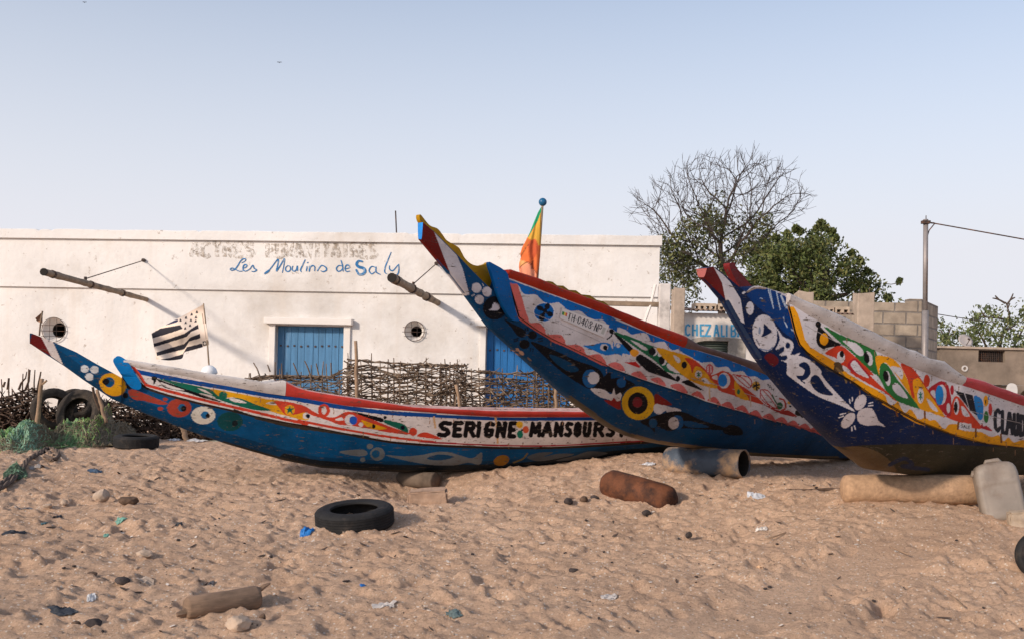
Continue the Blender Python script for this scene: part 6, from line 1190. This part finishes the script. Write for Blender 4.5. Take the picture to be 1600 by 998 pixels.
for a in ((480, 829, 20, 13, BLU, 'bright blue rag tucked against the flat black tyre'), (98, 957, 52, 11, DKP, 'dark blue grey cloth strip at the bottom left'), (22, 835, 36, 7, DKP, 'dark strip of rubber at the left edge'), (148, 737, 22, 6, (.05, .09, .15), 'blue plastic scrap on the bank below the net heap'), (286, 828, 26, 8, DKP, 'torn black scrap on the sand left of the flat black tyre'), (190, 814, 17, 6, TEAL, 'pale green plastic flake in the left sand'), (166, 835, 8, 7, TEAL, 'tiny turquoise plastic flake near the green one'), (73, 818, 14, 8, (.06, .12, .14), 'teal grey scrap left of the turquoise flake'), (92, 804, 9, 7, DKP, 'little black scrap above the teal one'), (36, 793, 40, 8, (.16, .17, .19), 'grey plastic strip at the far left'), (600, 944, 36, 10, PLA, 'torn white plastic bag piece at the middle bottom'), (953, 929, 26, 10, PLA, 'clear plastic bag scrap right of the centre foreground'), (709, 959, 28, 7, (.10, .14, .14), 'small teal twisted plastic strip at the bottom middle'), (567, 919, 10, 6, BLU, 'tiny blue plastic bit above the white bag piece'), (1012, 727, 24, 10, (.62, .62, .64), 'crumpled white paper just left of the sandy drum'), (1182, 775, 30, 8, (.5, .52, .56), 'pale blue grey plastic scrap below the drum'), (1190, 825, 18, 8, (.62, .57, .52), 'white shell flake below the pale plastic scrap'), (308, 690, 34, 12, (.62, .58, .55), 'crumpled white cloth at the stake under the leftmost bow'), (330, 690, 46, 6, (.30, .33, .26), 'grey green tube scrap beside the crumpled white cloth'), (272, 688, 20, 10, (.6, .58, .58), 'white plastic scraps left of the crumpled cloth'), (1187, 884, 14, 9, (.62, .40, .24), 'orange shell on the right sand'), (328, 913, 11, 9, (.06, .06, .07), 'dark bottle cap above the driftwood log'), (142, 937, 12, 8, (.6, .6, .6), 'small white plastic piece near the bottom left'), (226, 908, 26, 6, (.38, .30, .24), 'flat pale driftwood chip'), (60, 730, 26, 6, (.30, .27, .25), 'grey flat stone chip on the left bank')):
    x, y, w_, h_, col, lb = a; scrap('scrap', lb, 'litter', x, y, w_, h_, col, 'litter on the sand', int(x * 7 + y), .6, .5, random.uniform(-.5, .5))
mb = MB(); mb.tube([on_ground(x, y) + Vector((0, 0, .012)) for x, y in ((1312, 767), (1290, 766), (1262, 767), (1228, 766))], [.016, .014, .009, .005], 5); tag(mb.build('dark_stick', M_twigd), 'thin dark stick pointing left from the sandy log', 'stick')
sticks = (('1392,855 1405,862 1420,868', 'short pale stick beside the drag track'), ('1202,842 1215,838 1228,833', 'curved grey stick below the drum'), ('1483,930 1495,940 1504,948', 'thin white twig at the lower right'))
for p, lb in sticks: mb = MB(); mb.tube([on_ground(x, y) + Vector((0, 0, .010)) for x, y in pts(p)], .006, 5); tag(mb.build('twig', M_stake), lb, 'twig')
# scattered shells and pebbles: many small individuals
rs = np.random.RandomState(77); protos = {}
def tiny(kind, seed):
    bm = bmesh.new()
    if kind == 'shell_fragment':
        bmesh.ops.create_icosphere(bm, subdivisions=2, radius=1); r_ = np.random.RandomState(seed)
        for v in bm.verts: v.co.z = v.co.z * .22 + .25 * (v.co.x ** 2 + v.co.y ** 2); v.co.x *= 1 + .3 * r_.rand(); v.co.y *= .65
    else:
        bmesh.ops.create_icosphere(bm, subdivisions=2, radius=1); r_ = np.random.RandomState(seed)
        for v in bm.verts: v.co *= r_.uniform(.78, 1.1); v.co.z *= .6
    me = bpy.data.meshes.new(kind); bm.to_mesh(me); bm.free(); return me
M_shell = mat('bleached_shell', (.68, .60, .52), .6, .2, 30, 0); kinds = [('shell_fragment', 'small white shell fragment lying on the trampled sand', 'shell', M_shell, 230, (.006, .015)), ('pebble', 'small dark pebble lying on the trampled sand', 'pebble', M_stk, 90, (.005, .014)), ('pebble', 'small tan pebble lying on the trampled sand', 'pebble', M_st, 110, (.006, .016))]
for kd, lb, cat, mt, n, (s0, s1) in kinds:
    ms = [tiny(kd, i + len(lb)) for i in range(5)]
    for m_ in ms: m_.materials.append(mt)
    for i in range(n):
        y = 4.9 + (rs.rand() ** .8) * 4.6; x = rs.uniform(-.5, .5) * y; o = bpy.data.objects.new(kd, ms[i % 5]); SC.collection.objects.link(o); s = rs.uniform(s0, s1) * (.7 + .06 * y); o.scale = (s, s, s); o.location = (x, y, hz(x, y) + s * .25); o.rotation_euler = (rs.uniform(-.4, .4), rs.uniform(-.4, .4), rs.uniform(0, 6)); tag(o, lb, cat, {'shell_fragment': 'shell fragments on the sand', 'pebble': 'dark pebbles on the sand' if mt is M_stk else 'tan pebbles on the sand'}[kd])
ms = [tiny('shell_fragment', 50 + i) for i in range(5)]; M_chip = mat('dark_wood_chip', (.085, .06, .048), .9, .4, 30, .3, 60)
for m_ in ms: m_.materials.append(M_chip)
for i in range(110):
    y = 5.0 + (rs.rand() ** .8) * 5.4; x = (rs.uniform(-.52, -.05) if i % 4 else rs.uniform(-.05, .5)) * y; o = bpy.data.objects.new('wood_chip', ms[i % 5]); SC.collection.objects.link(o); s = rs.uniform(.008, .022) * (.7 + .06 * y); o.scale = (s * rs.uniform(1, 2.2), s * .7, s); o.location = (x, y, hz(x, y) + s * .2); o.rotation_euler = (rs.uniform(-.5, .5), rs.uniform(-.5, .5), rs.uniform(0, 6)); tag(o, 'small dark wood chip lying on the trampled sand', 'wood chip', 'dark wood chips on the sand')
# clutter behind the right boat
c = thing('plastic_chair', 'white plastic chair back seen over the red rail of the nearest boat', 'chair', at(1580, 640, 16.5)); YC = 16.5; mb = MB(); mb.prism([[at(x, y, YC) for x, y in smooth(pts('1575,602 1580,598 1588,601 1590,612 1586,624 1578,624 1573,612'), True, 3)]], (0, .03, 0)); mb.build('backrest', mat('old_white_plastic', (.6, .58, .56), .5, .1, 6, 0), c)
mb = MB(); mb.box(at(1581, 627, YC - .15), (.2, .26, .025), bev=.008); mb.build('seat', bpy.data.materials['old_white_plastic'], c)
for dx in (-.08, .08):
    for dy in (-.26, -.03): mb = MB(); q = at(1581, 627, YC); mb.tube([Vector((q.x + dx, YC + dy, q.z)), Vector((q.x + dx * 1.15, YC + dy, gz(q.x, YC)))], .014, 6); mb.build('leg', bpy.data.materials['old_white_plastic'], c)
# two distant birds
for (x, y, s, lb) in ((436.5, 98, .10, 'tiny dark bird flying in the upper left sky'), (132, 4, .09, 'tiny dark bird at the very top left of the sky')):
    c = at(x, y, 38); mb = MB(); mb.lathe([(.001, -.5 * s), (.09 * s, -.3 * s), (.14 * s, 0), (.1 * s, .3 * s), (.05 * s, .5 * s), (.001, .62 * s)], 8, Matrix.Translation(c) @ E3(70, 30, 0).to_4x4())
    for sg in (-1, 1): mb.prism([[c + Vector((0, 0, .05 * s)), c + Vector((sg * .5 * s, .1 * s, .35 * s)), c + Vector((sg * 1.05 * s, .1 * s, .15 * s)), c + Vector((sg * .45 * s, 0, .02 * s))]], (0, .05 * s, 0))
    tag(mb.build('bird', M_dark), lb, 'bird', 'birds in the sky')
